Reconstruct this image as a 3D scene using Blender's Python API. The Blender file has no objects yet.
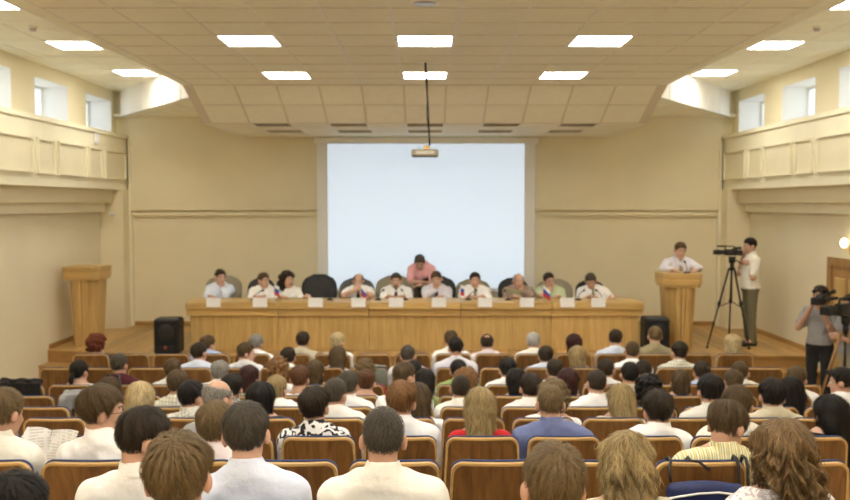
import bpy, math, random
import numpy as np
from mathutils import Vector, Matrix, Euler

# ------------------------------------------------------------------ camera, world, exposure
scene = bpy.context.scene
COL = scene.collection
EYE = 2.85                       # eye height above the flat floor before the stage
F_PX = 870.0                     # focal length in pixels of an 850 px wide frame
PITCH = math.atan(46.0 / F_PX)
cam_data = bpy.data.cameras.new('camera')
cam_data.sensor_width = 36.0
cam_data.lens = 36.0 * F_PX / 850.0
cam_data.clip_end = 200
cam_data.dof.use_dof = True
cam_data.dof.focus_distance = 3.6
cam_data.dof.aperture_fstop = 3.0
cam = bpy.data.objects.new('camera', cam_data)
COL.objects.link(cam)
cam.location = (0, 0, EYE)
cam.rotation_euler = (math.pi / 2 - PITCH, 0, 0)
scene.camera = cam

world = bpy.data.worlds.new('daylight')
scene.world = world
world.use_nodes = True
world.node_tree.nodes['Background'].inputs[0].default_value = (0.80, 0.90, 1.0, 1)
world.node_tree.nodes['Background'].inputs[1].default_value = 3.0

vs = scene.view_settings
vs.view_transform = 'Standard'
vs.look = 'None'
vs.gamma = 1.0
vs.use_curve_mapping = False
vs.exposure = 0.0
LAMP = 27.0                      # radiance of the ceiling panels
LAMP_COL = (1.0, 0.965, 0.88)

scene.cycles.max_bounces = 10
scene.cycles.diffuse_bounces = 8

# ------------------------------------------------------------------ helpers
def at(px, py, Y):
    """world point seen at a pixel of the 850x500 frame, at depth Y"""
    u = (px - 425) / F_PX; v = (250 - py) / F_PX
    c, s = math.cos(PITCH), math.sin(PITCH)
    t = Y / (c + v * s)
    return Vector((u * t, Y, EYE + t * (-s + v * c)))

def tag(o, label=None, cat=None, group=None, kind=None):
    if label: o['label'] = label
    if cat: o['category'] = cat
    if group: o['group'] = group
    if kind: o['kind'] = kind
    return o

def empty(name, loc, rz=0.0):
    o = bpy.data.objects.new(name, None)
    o.empty_display_size = 0.1
    COL.objects.link(o)
    o.location = loc; o.rotation_euler = (0, 0, rz)
    return o

def place(name, me, parent=None, loc=None, rz=None, mat=None):
    o = bpy.data.objects.new(name, me)
    COL.objects.link(o)
    if parent is not None: o.parent = parent
    if loc is not None: o.location = loc
    if rz is not None: o.rotation_euler = (0, 0, rz)
    if mat is not None:
        if not me.materials: me.materials.append(mat)
        o.material_slots[0].link = 'OBJECT'
        o.material_slots[0].material = mat
    return o

class MB:
    """collects simple solids; build() links them as ONE mesh object"""
    def __init__(s): s.v = []; s.f = []; s.sm = []
    def add(s, vs_, fs, smooth=False):
        n = len(s.v); s.v += [tuple(p) for p in vs_]
        s.f += [tuple(i + n for i in f) for f in fs]; s.sm += [smooth] * len(fs)
        return s
    def box(s, x0, x1, y0, y1, z0, z1):
        if x0 > x1: x0, x1 = x1, x0
        if y0 > y1: y0, y1 = y1, y0
        if z0 > z1: z0, z1 = z1, z0
        v = [(x, y, z) for z in (z0, z1) for y in (y0, y1) for x in (x0, x1)]
        return s.add(v, [(0, 2, 3, 1), (4, 5, 7, 6), (0, 1, 5, 4), (2, 6, 7, 3), (0, 4, 6, 2), (1, 3, 7, 5)])
    def bbox(s, c, d, b=0.008, R=None):
        """box with chamfered edges, centre c, size d"""
        hx, hy, hz = d[0] / 2, d[1] / 2, d[2] / 2
        b = min(b, hx * .9, hy * .9, hz * .9)
        pts = []
        for sx in (-1, 1):
            for sy in (-1, 1):
                for sz in (-1, 1):
                    pts += [(sx * hx, sy * (hy - b), sz * (hz - b)), (sx * (hx - b), sy * hy, sz * (hz - b)), (sx * (hx - b), sy * (hy - b), sz * hz)]
        def I(sx, sy, sz, a): return ((sx > 0) * 4 + (sy > 0) * 2 + (sz > 0)) * 3 + a
        f = []
        for sg in (-1, 1):
            q = [I(sg, -1, -1, 0), I(sg, 1, -1, 0), I(sg, 1, 1, 0), I(sg, -1, 1, 0)]; f.append(q if sg > 0 else q[::-1])
            q = [I(-1, sg, -1, 1), I(1, sg, -1, 1), I(1, sg, 1, 1), I(-1, sg, 1, 1)]; f.append(q[::-1] if sg > 0 else q)
            q = [I(-1, -1, sg, 2), I(1, -1, sg, 2), I(1, 1, sg, 2), I(-1, 1, sg, 2)]; f.append(q if sg > 0 else q[::-1])
        for a in (-1, 1):
            for b_ in (-1, 1):
                f.append([I(a, b_, -1, 0), I(a, b_, 1, 0), I(a, b_, 1, 1), I(a, b_, -1, 1)][::(-1 if a * b_ > 0 else 1)])
                f.append([I(a, -1, b_, 0), I(a, 1, b_, 0), I(a, 1, b_, 2), I(a, -1, b_, 2)][::(1 if a * b_ > 0 else -1)])
                f.append([I(-1, a, b_, 1), I(1, a, b_, 1), I(1, a, b_, 2), I(-1, a, b_, 2)][::(-1 if a * b_ > 0 else 1)])
                for c_ in (-1, 1):
                    f.append([I(a, b_, c_, 0), I(a, b_, c_, 1), I(a, b_, c_, 2)][::(1 if a * b_ * c_ > 0 else -1)])
        V = [Vector(p) for p in pts]
        if R is not None: V = [R @ p for p in V]
        C = Vector(c)
        return s.add([p + C for p in V], f)
    def tube(s, pts, r, n=8, caps=True):
        pts = [Vector(p) for p in pts]
        rs = r if isinstance(r, (list, tuple)) else [r] * len(pts)
        ring = []; up = Vector((0, 0, 1))
        d0 = (pts[1] - pts[0]).normalized()
        a = d0.cross(up)
        if a.length < 1e-3: a = d0.cross(Vector((1, 0, 0)))
        a.normalize(); V = []
        for i, p in enumerate(pts):
            d = (pts[min(i + 1, len(pts) - 1)] - pts[max(i - 1, 0)]).normalized()
            a = (a - d * a.dot(d)).normalized(); b = d.cross(a)
            for k in range(n):
                t = 2 * math.pi * k / n
                V.append(p + (a * math.cos(t) + b * math.sin(t)) * rs[i])
        f = []
        for i in range(len(pts) - 1):
            for k in range(n):
                k2 = (k + 1) % n
                f.append((i * n + k, i * n + k2, (i + 1) * n + k2, (i + 1) * n + k))
        if caps:
            f.append(tuple(range(n))[::-1]); f.append(tuple((len(pts) - 1) * n + k for k in range(n)))
        return s.add(V, f, True)
    def cyl(s, a, b, r, n=16): return s.tube([a, b], r, n)
    def prism(s, poly, axis, a, b):
        """extrude a 2-D polygon along axis ('x','y','z') from a to b"""
        def P(u, v, w):
            return {'x': (w, u, v), 'y': (u, w, v), 'z': (u, v, w)}[axis]
        n = len(poly)
        V = [P(u, v, a) for u, v in poly] + [P(u, v, b) for u, v in poly]
        f = [tuple(range(n))[::-1], tuple(range(n, 2 * n))] + [(i, (i + 1) % n, n + (i + 1) % n, n + i) for i in range(n)]
        return s.add(V, f)
    def loft(s, lo, hi):
        n = len(lo)
        f = [tuple(range(n))[::-1], tuple(range(n, 2 * n))] + [(i, (i + 1) % n, n + (i + 1) % n, n + i) for i in range(n)]
        return s.add(list(lo) + list(hi), f)
    def mesh(s, name):
        me = bpy.data.meshes.new(name)
        me.from_pydata(s.v, [], s.f)
        me.polygons.foreach_set('use_smooth', s.sm)
        import bmesh
        bm = bmesh.new(); bm.from_mesh(me)
        bmesh.ops.recalc_face_normals(bm, faces=bm.faces)
        bm.to_mesh(me); bm.free()
        return me
    def build(s, name, mat, parent=None, loc=None, rz=None):
        me = s.mesh(name); me.materials.append(mat)
        return place(name, me, parent, loc, rz)

def struct(name, mb, mat, parent=None):
    o = mb.build(name, mat, parent)
    if parent is None: o['kind'] = 'structure'
    return o

# ------------------------------------------------------------------ materials
def new_mat(name):
    m = bpy.data.materials.new(name); m.use_nodes = True
    nt = m.node_tree
    return m, nt, nt.nodes['Principled BSDF']

def N(nt, t, **kw):
    n = nt.nodes.new(t)
    for k, v in kw.items():
        if k in n.inputs.keys() if isinstance(k, str) else False: n.inputs[k].default_value = v
        else: setattr(n, k, v)
    return n

def rgb(c): return (c[0], c[1], c[2], 1.0)

def mat_plain(name, col, rough=0.6, var=0.06, scale=6.0, bump=0.0, bscale=120.0, metal=0.0, spec=0.4, stretch=(1, 1, 1)):
    m, nt, b = new_mat(name)
    tc = nt.nodes.new('ShaderNodeTexCoord'); mp = nt.nodes.new('ShaderNodeMapping')
    mp.inputs['Scale'].default_value = stretch
    nt.links.new(tc.outputs['Object'], mp.inputs['Vector'])
    nz = nt.nodes.new('ShaderNodeTexNoise'); nz.inputs['Scale'].default_value = scale; nz.inputs['Detail'].default_value = 5
    nt.links.new(mp.outputs[0], nz.inputs['Vector'])
    cr = nt.nodes.new('ShaderNodeValToRGB')
    cr.color_ramp.elements[0].position = .3; cr.color_ramp.elements[1].position = .7
    cr.color_ramp.elements[0].color = rgb([max(0, c * (1 - var)) for c in col])
    cr.color_ramp.elements[1].color = rgb([min(1, c * (1 + var)) for c in col])
    nt.links.new(nz.outputs['Fac'], cr.inputs[0]); nt.links.new(cr.outputs[0], b.inputs['Base Color'])
    b.inputs['Roughness'].default_value = rough; b.inputs['Metallic'].default_value = metal
    b.inputs['Specular IOR Level'].default_value = spec
    if bump:
        n2 = nt.nodes.new('ShaderNodeTexNoise'); n2.inputs['Scale'].default_value = bscale; n2.inputs['Detail'].default_value = 3
        nt.links.new(mp.outputs[0], n2.inputs['Vector'])
        bp = nt.nodes.new('ShaderNodeBump'); bp.inputs['Strength'].default_value = bump; bp.inputs['Distance'].default_value = .01
        nt.links.new(n2.outputs['Fac'], bp.inputs['Height']); nt.links.new(bp.outputs[0], b.inputs['Normal'])
    return m

def mat_wood(name, c1, c2, scale=(22, 22, 1.6), rough=0.38, spec=.4, vary=.1):
    """straight grain running along the small-scale axis"""
    m, nt, b = new_mat(name)
    tc = nt.nodes.new('ShaderNodeTexCoord'); mp = nt.nodes.new('ShaderNodeMapping')
    mp.inputs['Scale'].default_value = scale
    nt.links.new(tc.outputs['Object'], mp.inputs['Vector'])
    oi = nt.nodes.new('ShaderNodeObjectInfo'); ad = nt.nodes.new('ShaderNodeVectorMath'); ad.operation = 'ADD'
    sc = nt.nodes.new('ShaderNodeVectorMath'); sc.operation = 'SCALE'; sc.inputs['Scale'].default_value = 37.0
    cb = nt.nodes.new('ShaderNodeCombineXYZ')
    for i in range(3): nt.links.new(oi.outputs['Random'], cb.inputs[i])
    nt.links.new(cb.outputs[0], sc.inputs[0]); nt.links.new(mp.outputs[0], ad.inputs[0]); nt.links.new(sc.outputs[0], ad.inputs[1])
    nz = nt.nodes.new('ShaderNodeTexNoise'); nz.inputs['Scale'].default_value = 1.0; nz.inputs['Detail'].default_value = 6
    nz.inputs['Roughness'].default_value = .62; nz.inputs['Distortion'].default_value = .6
    nt.links.new(ad.outputs[0], nz.inputs['Vector'])
    cr = nt.nodes.new('ShaderNodeValToRGB')
    cr.color_ramp.elements[0].position = .32; cr.color_ramp.elements[1].position = .68
    cr.color_ramp.elements[0].color = rgb(c1); cr.color_ramp.elements[1].color = rgb(c2)
    nt.links.new(nz.outputs['Fac'], cr.inputs[0])
    hs = nt.nodes.new('ShaderNodeHueSaturation')
    mr = nt.nodes.new('ShaderNodeMapRange'); mr.inputs['To Min'].default_value = 1 - vary; mr.inputs['To Max'].default_value = 1 + vary
    nt.links.new(oi.outputs['Random'], mr.inputs['Value']); nt.links.new(mr.outputs[0], hs.inputs['Value'])
    nt.links.new(cr.outputs[0], hs.inputs['Color']); nt.links.new(hs.outputs[0], b.inputs['Base Color'])
    b.inputs['Roughness'].default_value = rough; b.inputs['Specular IOR Level'].default_value = spec
    bp = nt.nodes.new('ShaderNodeBump'); bp.inputs['Strength'].default_value = .08
    nt.links.new(nz.outputs['Fac'], bp.inputs['Height']); nt.links.new(bp.outputs[0], b.inputs['Normal'])
    return m

def mat_emit(name, col, strength):
    m, nt, b = new_mat(name)
    b.inputs['Base Color'].default_value = rgb(col)
    b.inputs['Emission Color'].default_value = rgb(col); b.inputs['Emission Strength'].default_value = strength
    return m

M = {}
M['wall'] = mat_plain('wall_paint', (.775, .696, .483), .75, .03, 1.2, .05, 260)
M['wall_side'] = mat_plain('side_wall_paint', (.74, .675, .50), .8, .03, 1.2, .08, 240)
M['moulding'] = mat_plain('cream_moulding_paint', (.83, .775, .575), .55, .03, 2)
M['panel'] = mat_plain('parapet_panel_paint', (.80, .73, .52), .6, .03, 2)
M['white'] = mat_plain('white_reveal_paint', (.80, .80, .78), .6, .02, 2)
M['fascia'] = mat_plain('white_fascia_paint', (.86, .83, .77), .6, .02, 2)
M['tile'] = mat_plain('ceiling_tile_fibre', (.92, .895, .735), .95, .02, 9, .12, 320)
M['tbar'] = mat_plain('ceiling_grid_metal', (.90, .87, .76), .45, .02, 3)
M['tbar_dark'] = mat_plain('ceiling_joint_shadow_bar', (.72, .67, .53), .7, .02, 3)  # same bars in a darker colour, painting in the shade of the tile joints
M['vent'] = mat_plain('vent_grey_metal', (.50, .46, .38), .5, .05, 8)
M['oak'] = mat_wood('golden_oak_veneer', (.46, .285, .092), (.64, .435, .170))
M['oak_h'] = mat_wood('golden_oak_edge', (.47, .295, .095), (.65, .44, .17), (1.6, 22, 22))
M['oak_pale'] = mat_wood('pale_oak_strip', (.50, .32, .11), (.66, .44, .18))
M['plank'] = mat_wood('stage_plank', (.36, .205, .065), (.55, .345, .125), (26, 1.4, 26), .32, .4, .24)
M['riser'] = mat_wood('stage_riser_wood', (.34, .18, .06), (.50, .29, .10), (1.4, 20, 20), .4)
M['skirting'] = mat_wood('skirting_wood', (.33, .18, .055), (.46, .27, .09), (1.2, 1.2, 20), .4)
M['floor'] = mat_wood('hall_floor_wood', (.42, .30, .16), (.54, .40, .23), (1.5, 14, 14), .45)
M['chair_wood'] = mat_wood('chair_back_veneer', (.125, .052, .013), (.27, .130, .037), (26, 26, 1.3), .33, .5)
M['chair_edge'] = mat_wood('chair_ply_edge', (.50, .30, .10), (.66, .43, .17), (6, 30, 30), .3, .5)
M['blue'] = mat_plain('blue_upholstery', (.035, .055, .15), .85, .15, 30, .3, 400)
M['metal'] = mat_plain('dark_grey_metal', (.05, .05, .055), .4, .1, 10, metal=.6)
M['black'] = mat_plain('black_plastic', (.012, .012, .013), .45, .2, 20)
M['black_soft'] = mat_plain('black_leather', (.016, .015, .015), .5, .25, 14, .2, 90)
M['olive'] = mat_plain('olive_grey_fabric', (.30, .265, .19), .85, .06, 14, .2, 200)
M['grey_fab'] = mat_plain('dark_grey_fabric', (.13, .125, .115), .85, .08, 14, .2, 200)
M['paper'] = mat_plain('white_card', (.86, .85, .83), .8, .02, 5)
M['brass'] = mat_plain('brass', (.65, .45, .16), .3, .05, 10, metal=.9)
M['door'] = mat_wood('door_veneer', (.27, .14, .045), (.42, .24, .085), (18, 18, 1.4), .4)
M['chrome'] = mat_plain('light_grey_metal', (.55, .55, .55), .3, .05, 10, metal=.8)
M['lamp'] = mat_emit('lamp_diffuser', LAMP_COL, LAMP)
M['screen'] = mat_emit('projected_image', (.68, .82, 1.0), .555)
M['speaker_grille'] = mat_plain('speaker_grille', (.010, .010, .010), .8, .5, 300, .6, 500)

def mat_glass():
    m, nt, b = new_mat('window_glass')
    out = nt.nodes['Material Output']
    tr = nt.nodes.new('ShaderNodeBsdfTransparent'); gl = nt.nodes.new('ShaderNodeBsdfGlossy'); gl.inputs['Roughness'].default_value = .05
    mx = nt.nodes.new('ShaderNodeMixShader'); mx.inputs[0].default_value = .06
    nt.links.new(tr.outputs[0], mx.inputs[1]); nt.links.new(gl.outputs[0], mx.inputs[2]); nt.links.new(mx.outputs[0], out.inputs['Surface'])
    nt.nodes.remove(b)
    return m
M['glass'] = mat_glass()
# ------------------------------------------------------------------ the room
ZC = EYE + 1.675        # central suspended ceiling
ZS = 4.93              # high side ceilings
ZL = 4.085              # low soffit over the stage
ZM = 4.46              # side soffits over the stage
XW = 5.92              # lower side walls
XU = 5.74              # upper side walls
XG = 5.545              # gallery parapet face
YB = 16.30             # wall behind the stage
YR = -4.5              # wall behind the camera
ST = 0.57              # stage height
BR0, BR1 = 12.36, 13.50

# seat rows: name -> (depth of the chair back, chair-top distance below the eye)
_rows = {'H': (11.00, 355.5), 'G': (10.05, 369.5), 'F': (9.10, 387), 'E': (8.15, 398), 'D': (7.25, 409.5),
         'C': (6.30, 421), 'B': (5.35, 440), 'A': (4.28, 465.5), '0': (3.30, 511), 'Z': (2.33, 604)}
ROWS = {k: (y, EYE - at(425, v, y).z + .012) for k, (y, v) in _rows.items()}
for _k in 'HGF': ROWS[_k] = (ROWS[_k][0], ROWS['G'][1])
ROW_TXT = {'H': 'front row', 'G': 'second row', 'F': 'third row', 'E': 'fourth row', 'D': 'fifth row', 'C': 'sixth row',
           'B': 'seventh row', 'A': 'eighth row', '0': 'ninth row', 'Z': 'tenth row'}
CH = 0.93
def floor_z(r): return ROWS['G'][1] - ROWS[r][1]

# stepped floor: one side profile extruded across the hall
prof = [(YB + .3, -.3), (YB + .3, 0), (ROWS['F'][0] - .22, 0)]
order = ['E', 'D', 'C', 'B', 'A', '0', 'Z']
for i, r in enumerate(order):
    y = ROWS[order[i - 1] if i else 'F'][0] - .22
    prof.append((y, floor_z(r)))
    yn = ROWS[r][0] - .22
    prof.append((yn if r != 'Z' else 1.3, floor_z(r)))
prof += [(1.3, 1.12), (YR - .3, 1.12), (YR - .3, -.3)]
struct('floor', MB().prism(prof, 'x', -XW - .3, XW + .3), M['floor'])

# stage: body, planks, steps, risers
stage_edge = [(-XW, 13.55), (-5.0, 13.32), (-4.1, 13.0), (XW, 13.0)]
def edge_y(x):
    for (xa, ya), (xb, yb) in zip(stage_edge, stage_edge[1:]):
        if xa <= x <= xb: return ya + (yb - ya) * (x - xa) / (xb - xa)
    return 13.0
poly = stage_edge + [(XW, YB), (-XW, YB)]
stage = struct('floor_stage', MB().prism(poly, 'z', 0, ST - .02), M['riser'])
pw = .185
x = -XW
while x < XW - .01:
    x1 = min(x + pw, XW)
    a, b = x + .005, x1 - .005
    lo = [(a, edge_y(a) - .02, ST - .02), (b, edge_y(b) - .02, ST - .02), (b, YB, ST - .02), (a, YB, ST - .02)]
    hi = [(p[0], p[1], ST) for p in lo]
    MB().loft(lo, hi).build('plank', M['plank'], stage)
    x = x1
for k, (dz, off) in enumerate(((.38, .32), (.19, .64))):
    e = [(xx, yy - off) for xx, yy in stage_edge]
    lo = [(xx, yy, 0) for xx, yy in e] + [(xx, yy + .005, 0) for xx, yy in stage_edge[::-1]]
    MB().loft(lo, [(p[0], p[1], dz - .03) for p in lo]).build('step_riser', M['riser'], stage)
    e2 = [(xx, yy - off - .02) for xx, yy in stage_edge]
    lo = [(xx, yy, dz - .03) for xx, yy in e2] + [(xx, yy, dz - .03) for xx, yy in stage_edge[::-1]]
    MB().loft(lo, [(p[0], p[1], dz) for p in lo]).build('step_tread', M['plank'], stage)

# side and end walls
wb = struct('wall_back', MB().box(-6.6, 6.6, YB, YB + .3, -.3, 5.3), M['wall'])
MB().box(-5.5, 5.5, YB - .09, YB, 2.735, 4.6).build('upper_panel', M['wall'], wb)      # the upper wall stands proud of the lower one
MB().box(-5.5, 5.5, YB - .075, YB, 2.635, 2.695).build('picture_rail', M['wall'], wb)
MB().box(-5.5, 5.5, YB - .03, YB, 2.60, 2.635).build('rail_fillet', M['wall'], wb)
struct('wall_rear', MB().box(-6.6, 6.6, YR - .3, YR, -.3, 5.3), M['wall'])
for sgn, side in ((-1, 'left'), (1, 'right')):
    w = struct('wall_' + side, MB().box(sgn * XW, sgn * (XW + .7), YR, YB, -.3, 3.0), M['wall_side'])
    # pilaster in the corner beside the stage wall
    MB().box(sgn * 5.5, sgn * XW, 15.85, YB, ST, 3.11).build('pilaster', M['wall'], w)
    MB().box(sgn * 5.46, sgn * 5.5, 16.18, YB, ST, 4.0).build('corner_strip', M['moulding'], w)
    # gallery parapet with raised panels
    g = struct('wall_gallery_' + side, MB().box(sgn * XG, sgn * (XW + .7), YR, YB, 3.11, 4.10)
               .box(sgn * (XG - .03), sgn * XG, YR, YB, 4.05, 4.12), M['moulding'])
    MB().box(sgn * 5.70, sgn * XW, YR, 15.86, 2.87, 3.11).build('beam', M['wall'], g)
    MB().box(sgn * 5.82, sgn * XW, YR, 15.86, 2.71, 2.87).build('cornice', M['moulding'], g)
    y = 16.12; k = 0
    while y > 2:
        wdt = 1.04 if k % 2 == 0 else .58
        y0, y1 = y - wdt, y
        for (a, b, c, d) in ((y0, y1, 3.77, 3.80), (y0, y1, 3.29, 3.32), (y0, y0 + .03, 3.32, 3.77), (y1 - .03, y1, 3.32, 3.77)):
            MB().box(sgn * (XG - .040), sgn * XG, a, b, c, d).build('panel_moulding', M['moulding'], g)
        MB().box(sgn * (XG - .010), sgn * XG, y0 + .03, y1 - .03, 3.32, 3.77).build('panel', M['panel'], g)
        y = y0 - .14; k += 1
    # upper wall with window openings
    wins = [16.02 - 1.93 * i for i in range(9)]
    ww = MB(); zt, zb = 4.73, 4.10
    ww.box(sgn * XU, sgn * (XU + .55), YR, YB, zt, 5.3)
    prev = YB
    for y1 in wins:
        ww.box(sgn * XU, sgn * (XU + .55), y1, prev, zb, zt); prev = y1 - 1.2
    ww.box(sgn * XU, sgn * (XU + .55), YR, prev, zb, zt)
    struct('wall_upper_' + side, ww, M['wall'])
    for i, y1 in enumerate(wins):
        y0 = y1 - 1.2
        n = (i + 1) if sgn < 0 else (i + 10)
        lin = MB()
        t = .012
        lin.box(sgn * (XU - .002), sgn * (XU + .55), y0, y0 + t, zb, zt).box(sgn * (XU - .002), sgn * (XU + .55), y1 - t, y1, zb, zt)
        lin.box(sgn * (XU - .002), sgn * (XU + .55), y0 + t, y1 - t, zt - t, zt).box(sgn * (XU - .002), sgn * (XU + .55), y0 + t, y1 - t, zb, zb + t)
        wn = struct('window_%d' % n, lin, M['white'])
        xa, xb = sgn * (XU + .40), sgn * (XU + .45)
        fr = MB()
        for (a, b) in ((y0 + t, y0 + .07), (y1 - .07, y1 - t), ((y0 + y1) / 2 - .035, (y0 + y1) / 2 + .035)):
            fr.box(xa, xb, a, b, zb + t, zt - t)
        fr.box(xa, xb, y0 + .07, y1 - .07, zb + t, zb + .06).box(xa, xb, y0 + .07, y1 - .07, zt - .06, zt - t)
        fr.build('window_frame', M['white'], wn)
        for (a, b) in ((y0 + .07, (y0 + y1) / 2 - .035), ((y0 + y1) / 2 + .035, y1 - .07)):
            MB().box(sgn * (XU + .42), sgn * (XU + .426), a, b, zb + .06, zt - .06).build('pane', M['glass'], wn)
        MB().bbox((sgn * (XU + .385), (y0 + y1) / 2, 4.36), (.03, .02, .12), .005).build('window_handle', M['white'], wn)

# skirting
for nm, args in (('baseboard_back', (-5.5, 5.5, YB - .02, YB, ST, ST + .075)),
                 ('baseboard_left', (-XW, -XW + .02, 13.6, 15.85, ST, ST + .075)), ('baseboard_right', (XW - .02, XW, 13.05, 15.85, ST, ST + .075))):
    struct(nm, MB().box(*args), M['skirting'])
# ------------------------------------------------------------------ ceilings
def tile_mesh(name, w, d, t=.02):
    return MB().box(-w / 2, w / 2, -d / 2, d / 2, 0, t).mesh(name)
TM = tile_mesh('tile', .576, .576); TM.materials.append(M['tile'])
LIGHTS = []
roof = struct('ceiling', MB().box(-3.42, 3.42, YR, BR0, ZC + .03, ZC + .10), M['tile'])
# fixtures replace a tile at these grid cells
lit_rows = [8.76 + .3 + 2.4 * k for k in (-5, -4, -3, -2, -1, 0, 1)]
central_lights = [(cx, y) for y in lit_rows for cx in (-1.8, 0, 1.8)]
def is_light(cx, cy, L): return any(abs(cx - a) < .05 and abs(cy - b) < .05 for a, b in L)
y = 12.06
ny = 0
while y > 5.0:
    for k in range(-5, 6):
        if not is_light(k * .6, y, central_lights):
            place('tile', TM, roof, (k * .6, y, ZC + .006))
    y -= .6
far_tiles = MB()
while y > YR + .3:
    for k in range(-5, 6):
        if not is_light(k * .6, y, central_lights): far_tiles.box(k * .6 - .288, k * .6 + .288, y - .288, y + .288, ZC + .006, ZC + .026)
    y -= .6
tag(far_tiles.build('tile_field', M['tile'], roof), kind='stuff')
gr = MB()
for k in range(-5, 7):
    gr.box(k * .6 - .3 - .011, k * .6 - .3 + .011, YR, BR0, ZC, ZC + .03)
y = BR0
gx = MB()
while y > YR:
    gx.box(-3.3, 3.3, y - .008, y + .008, ZC + .001, ZC + .03); y -= .6
gr.build('grid', M['tbar'], roof)
gx.build('cross_grid', M['tbar_dark'], roof)
MB().box(-3.42, -3.31, YR, BR0, ZC, ZC + .4).box(3.31, 3.42, YR, BR0, ZC, ZC + .4).build('edge_trim', M['tile'], roof)
# sloping bay and low soffit over the stage
sl = math.atan2(ZC - ZL, BR1 - BR0); L = math.hypot(ZC - ZL, BR1 - BR0)
cs, sn = math.cos(sl), math.sin(sl)
def slope_box(mb, x0, x1, s0, s1, n0, n1):
    def P(x, s, n): return (x, BR0 + s * cs + n * sn, ZC - s * sn + n * cs)
    lo = [P(x0, s0, n0), P(x1, s0, n0), P(x1, s1, n0), P(x0, s1, n0)]
    hi = [P(x0, s0, n1), P(x1, s0, n1), P(x1, s1, n1), P(x0, s1, n1)]
    return mb.loft(lo, hi)
bay = struct('ceiling_slope', slope_box(MB(), -3.42, 3.42, 0, L, .03, .09), M['tile'])
hl = L / 2
for k in range(-5, 6):
    for j in range(2):
        slope_box(MB(), k * .6 - .288, k * .6 + .288, j * hl + .008, (j + 1) * hl - .008, .006, .026).build('tile', M['tile'], bay)
gb = MB()
for k in range(-5, 7): slope_box(gb, k * .6 - .311, k * .6 - .289, 0, L, 0, .03)
for s_ in (0.011, hl, L - .011): slope_box(gb, -3.3, 3.3, s_ - .011, s_ + .011, .001, .03)
for sg in (-1, 1): slope_box(gb, sg * 3.42, sg * 3.31, 0, L, 0, .05)
gb.build('grid', M['tbar_dark'], bay)
low = struct('ceiling_soffit', MB().box(-3.42, 3.42, BR1 - .02, YB, ZL + .03, ZL + .09)
             .box(-3.42, -3.31, BR1, YB, ZL, ZL + .7).box(3.31, 3.42, BR1, YB, ZL, ZL + .7), M['tile'])
lowg = MB()
for k in range(-5, 7): lowg.box(k * .6 - .311, k * .6 - .289, BR1, YB, ZL, ZL + .03)
j = 0; y = BR1
while y < YB - .05:
    y1 = min(y + .6, YB)
    lowg.box(-3.3, 3.3, y1 - .011, y1 + .011, ZL + .001, ZL + .03)
    for k in range(-5, 6):
        if j in (0, 2) and k % 2 == 0:
            v = MB()
            for q in range(5):
                yy = y + .06 + q * .1
                v.loft([(k * .6 - .28, yy, ZL + .004), (k * .6 + .28, yy, ZL + .004), (k * .6 + .28, yy + .07, ZL + .022), (k * .6 - .28, yy + .07, ZL + .022)],
                       [(k * .6 - .28, yy, ZL + .008), (k * .6 + .28, yy, ZL + .008), (k * .6 + .28, yy + .07, ZL + .026), (k * .6 - .28, yy + .07, ZL + .026)])
            v.build('vent_louvre', M['vent'], low)
        else:
            MB().box(k * .6 - .288, k * .6 + .288, y + .012, y1 - .012, ZL + .006, ZL + .026).build('tile', M['tile'], low)
    y = y1; j += 1
lowg.build('grid', M['tbar'], low)
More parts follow.
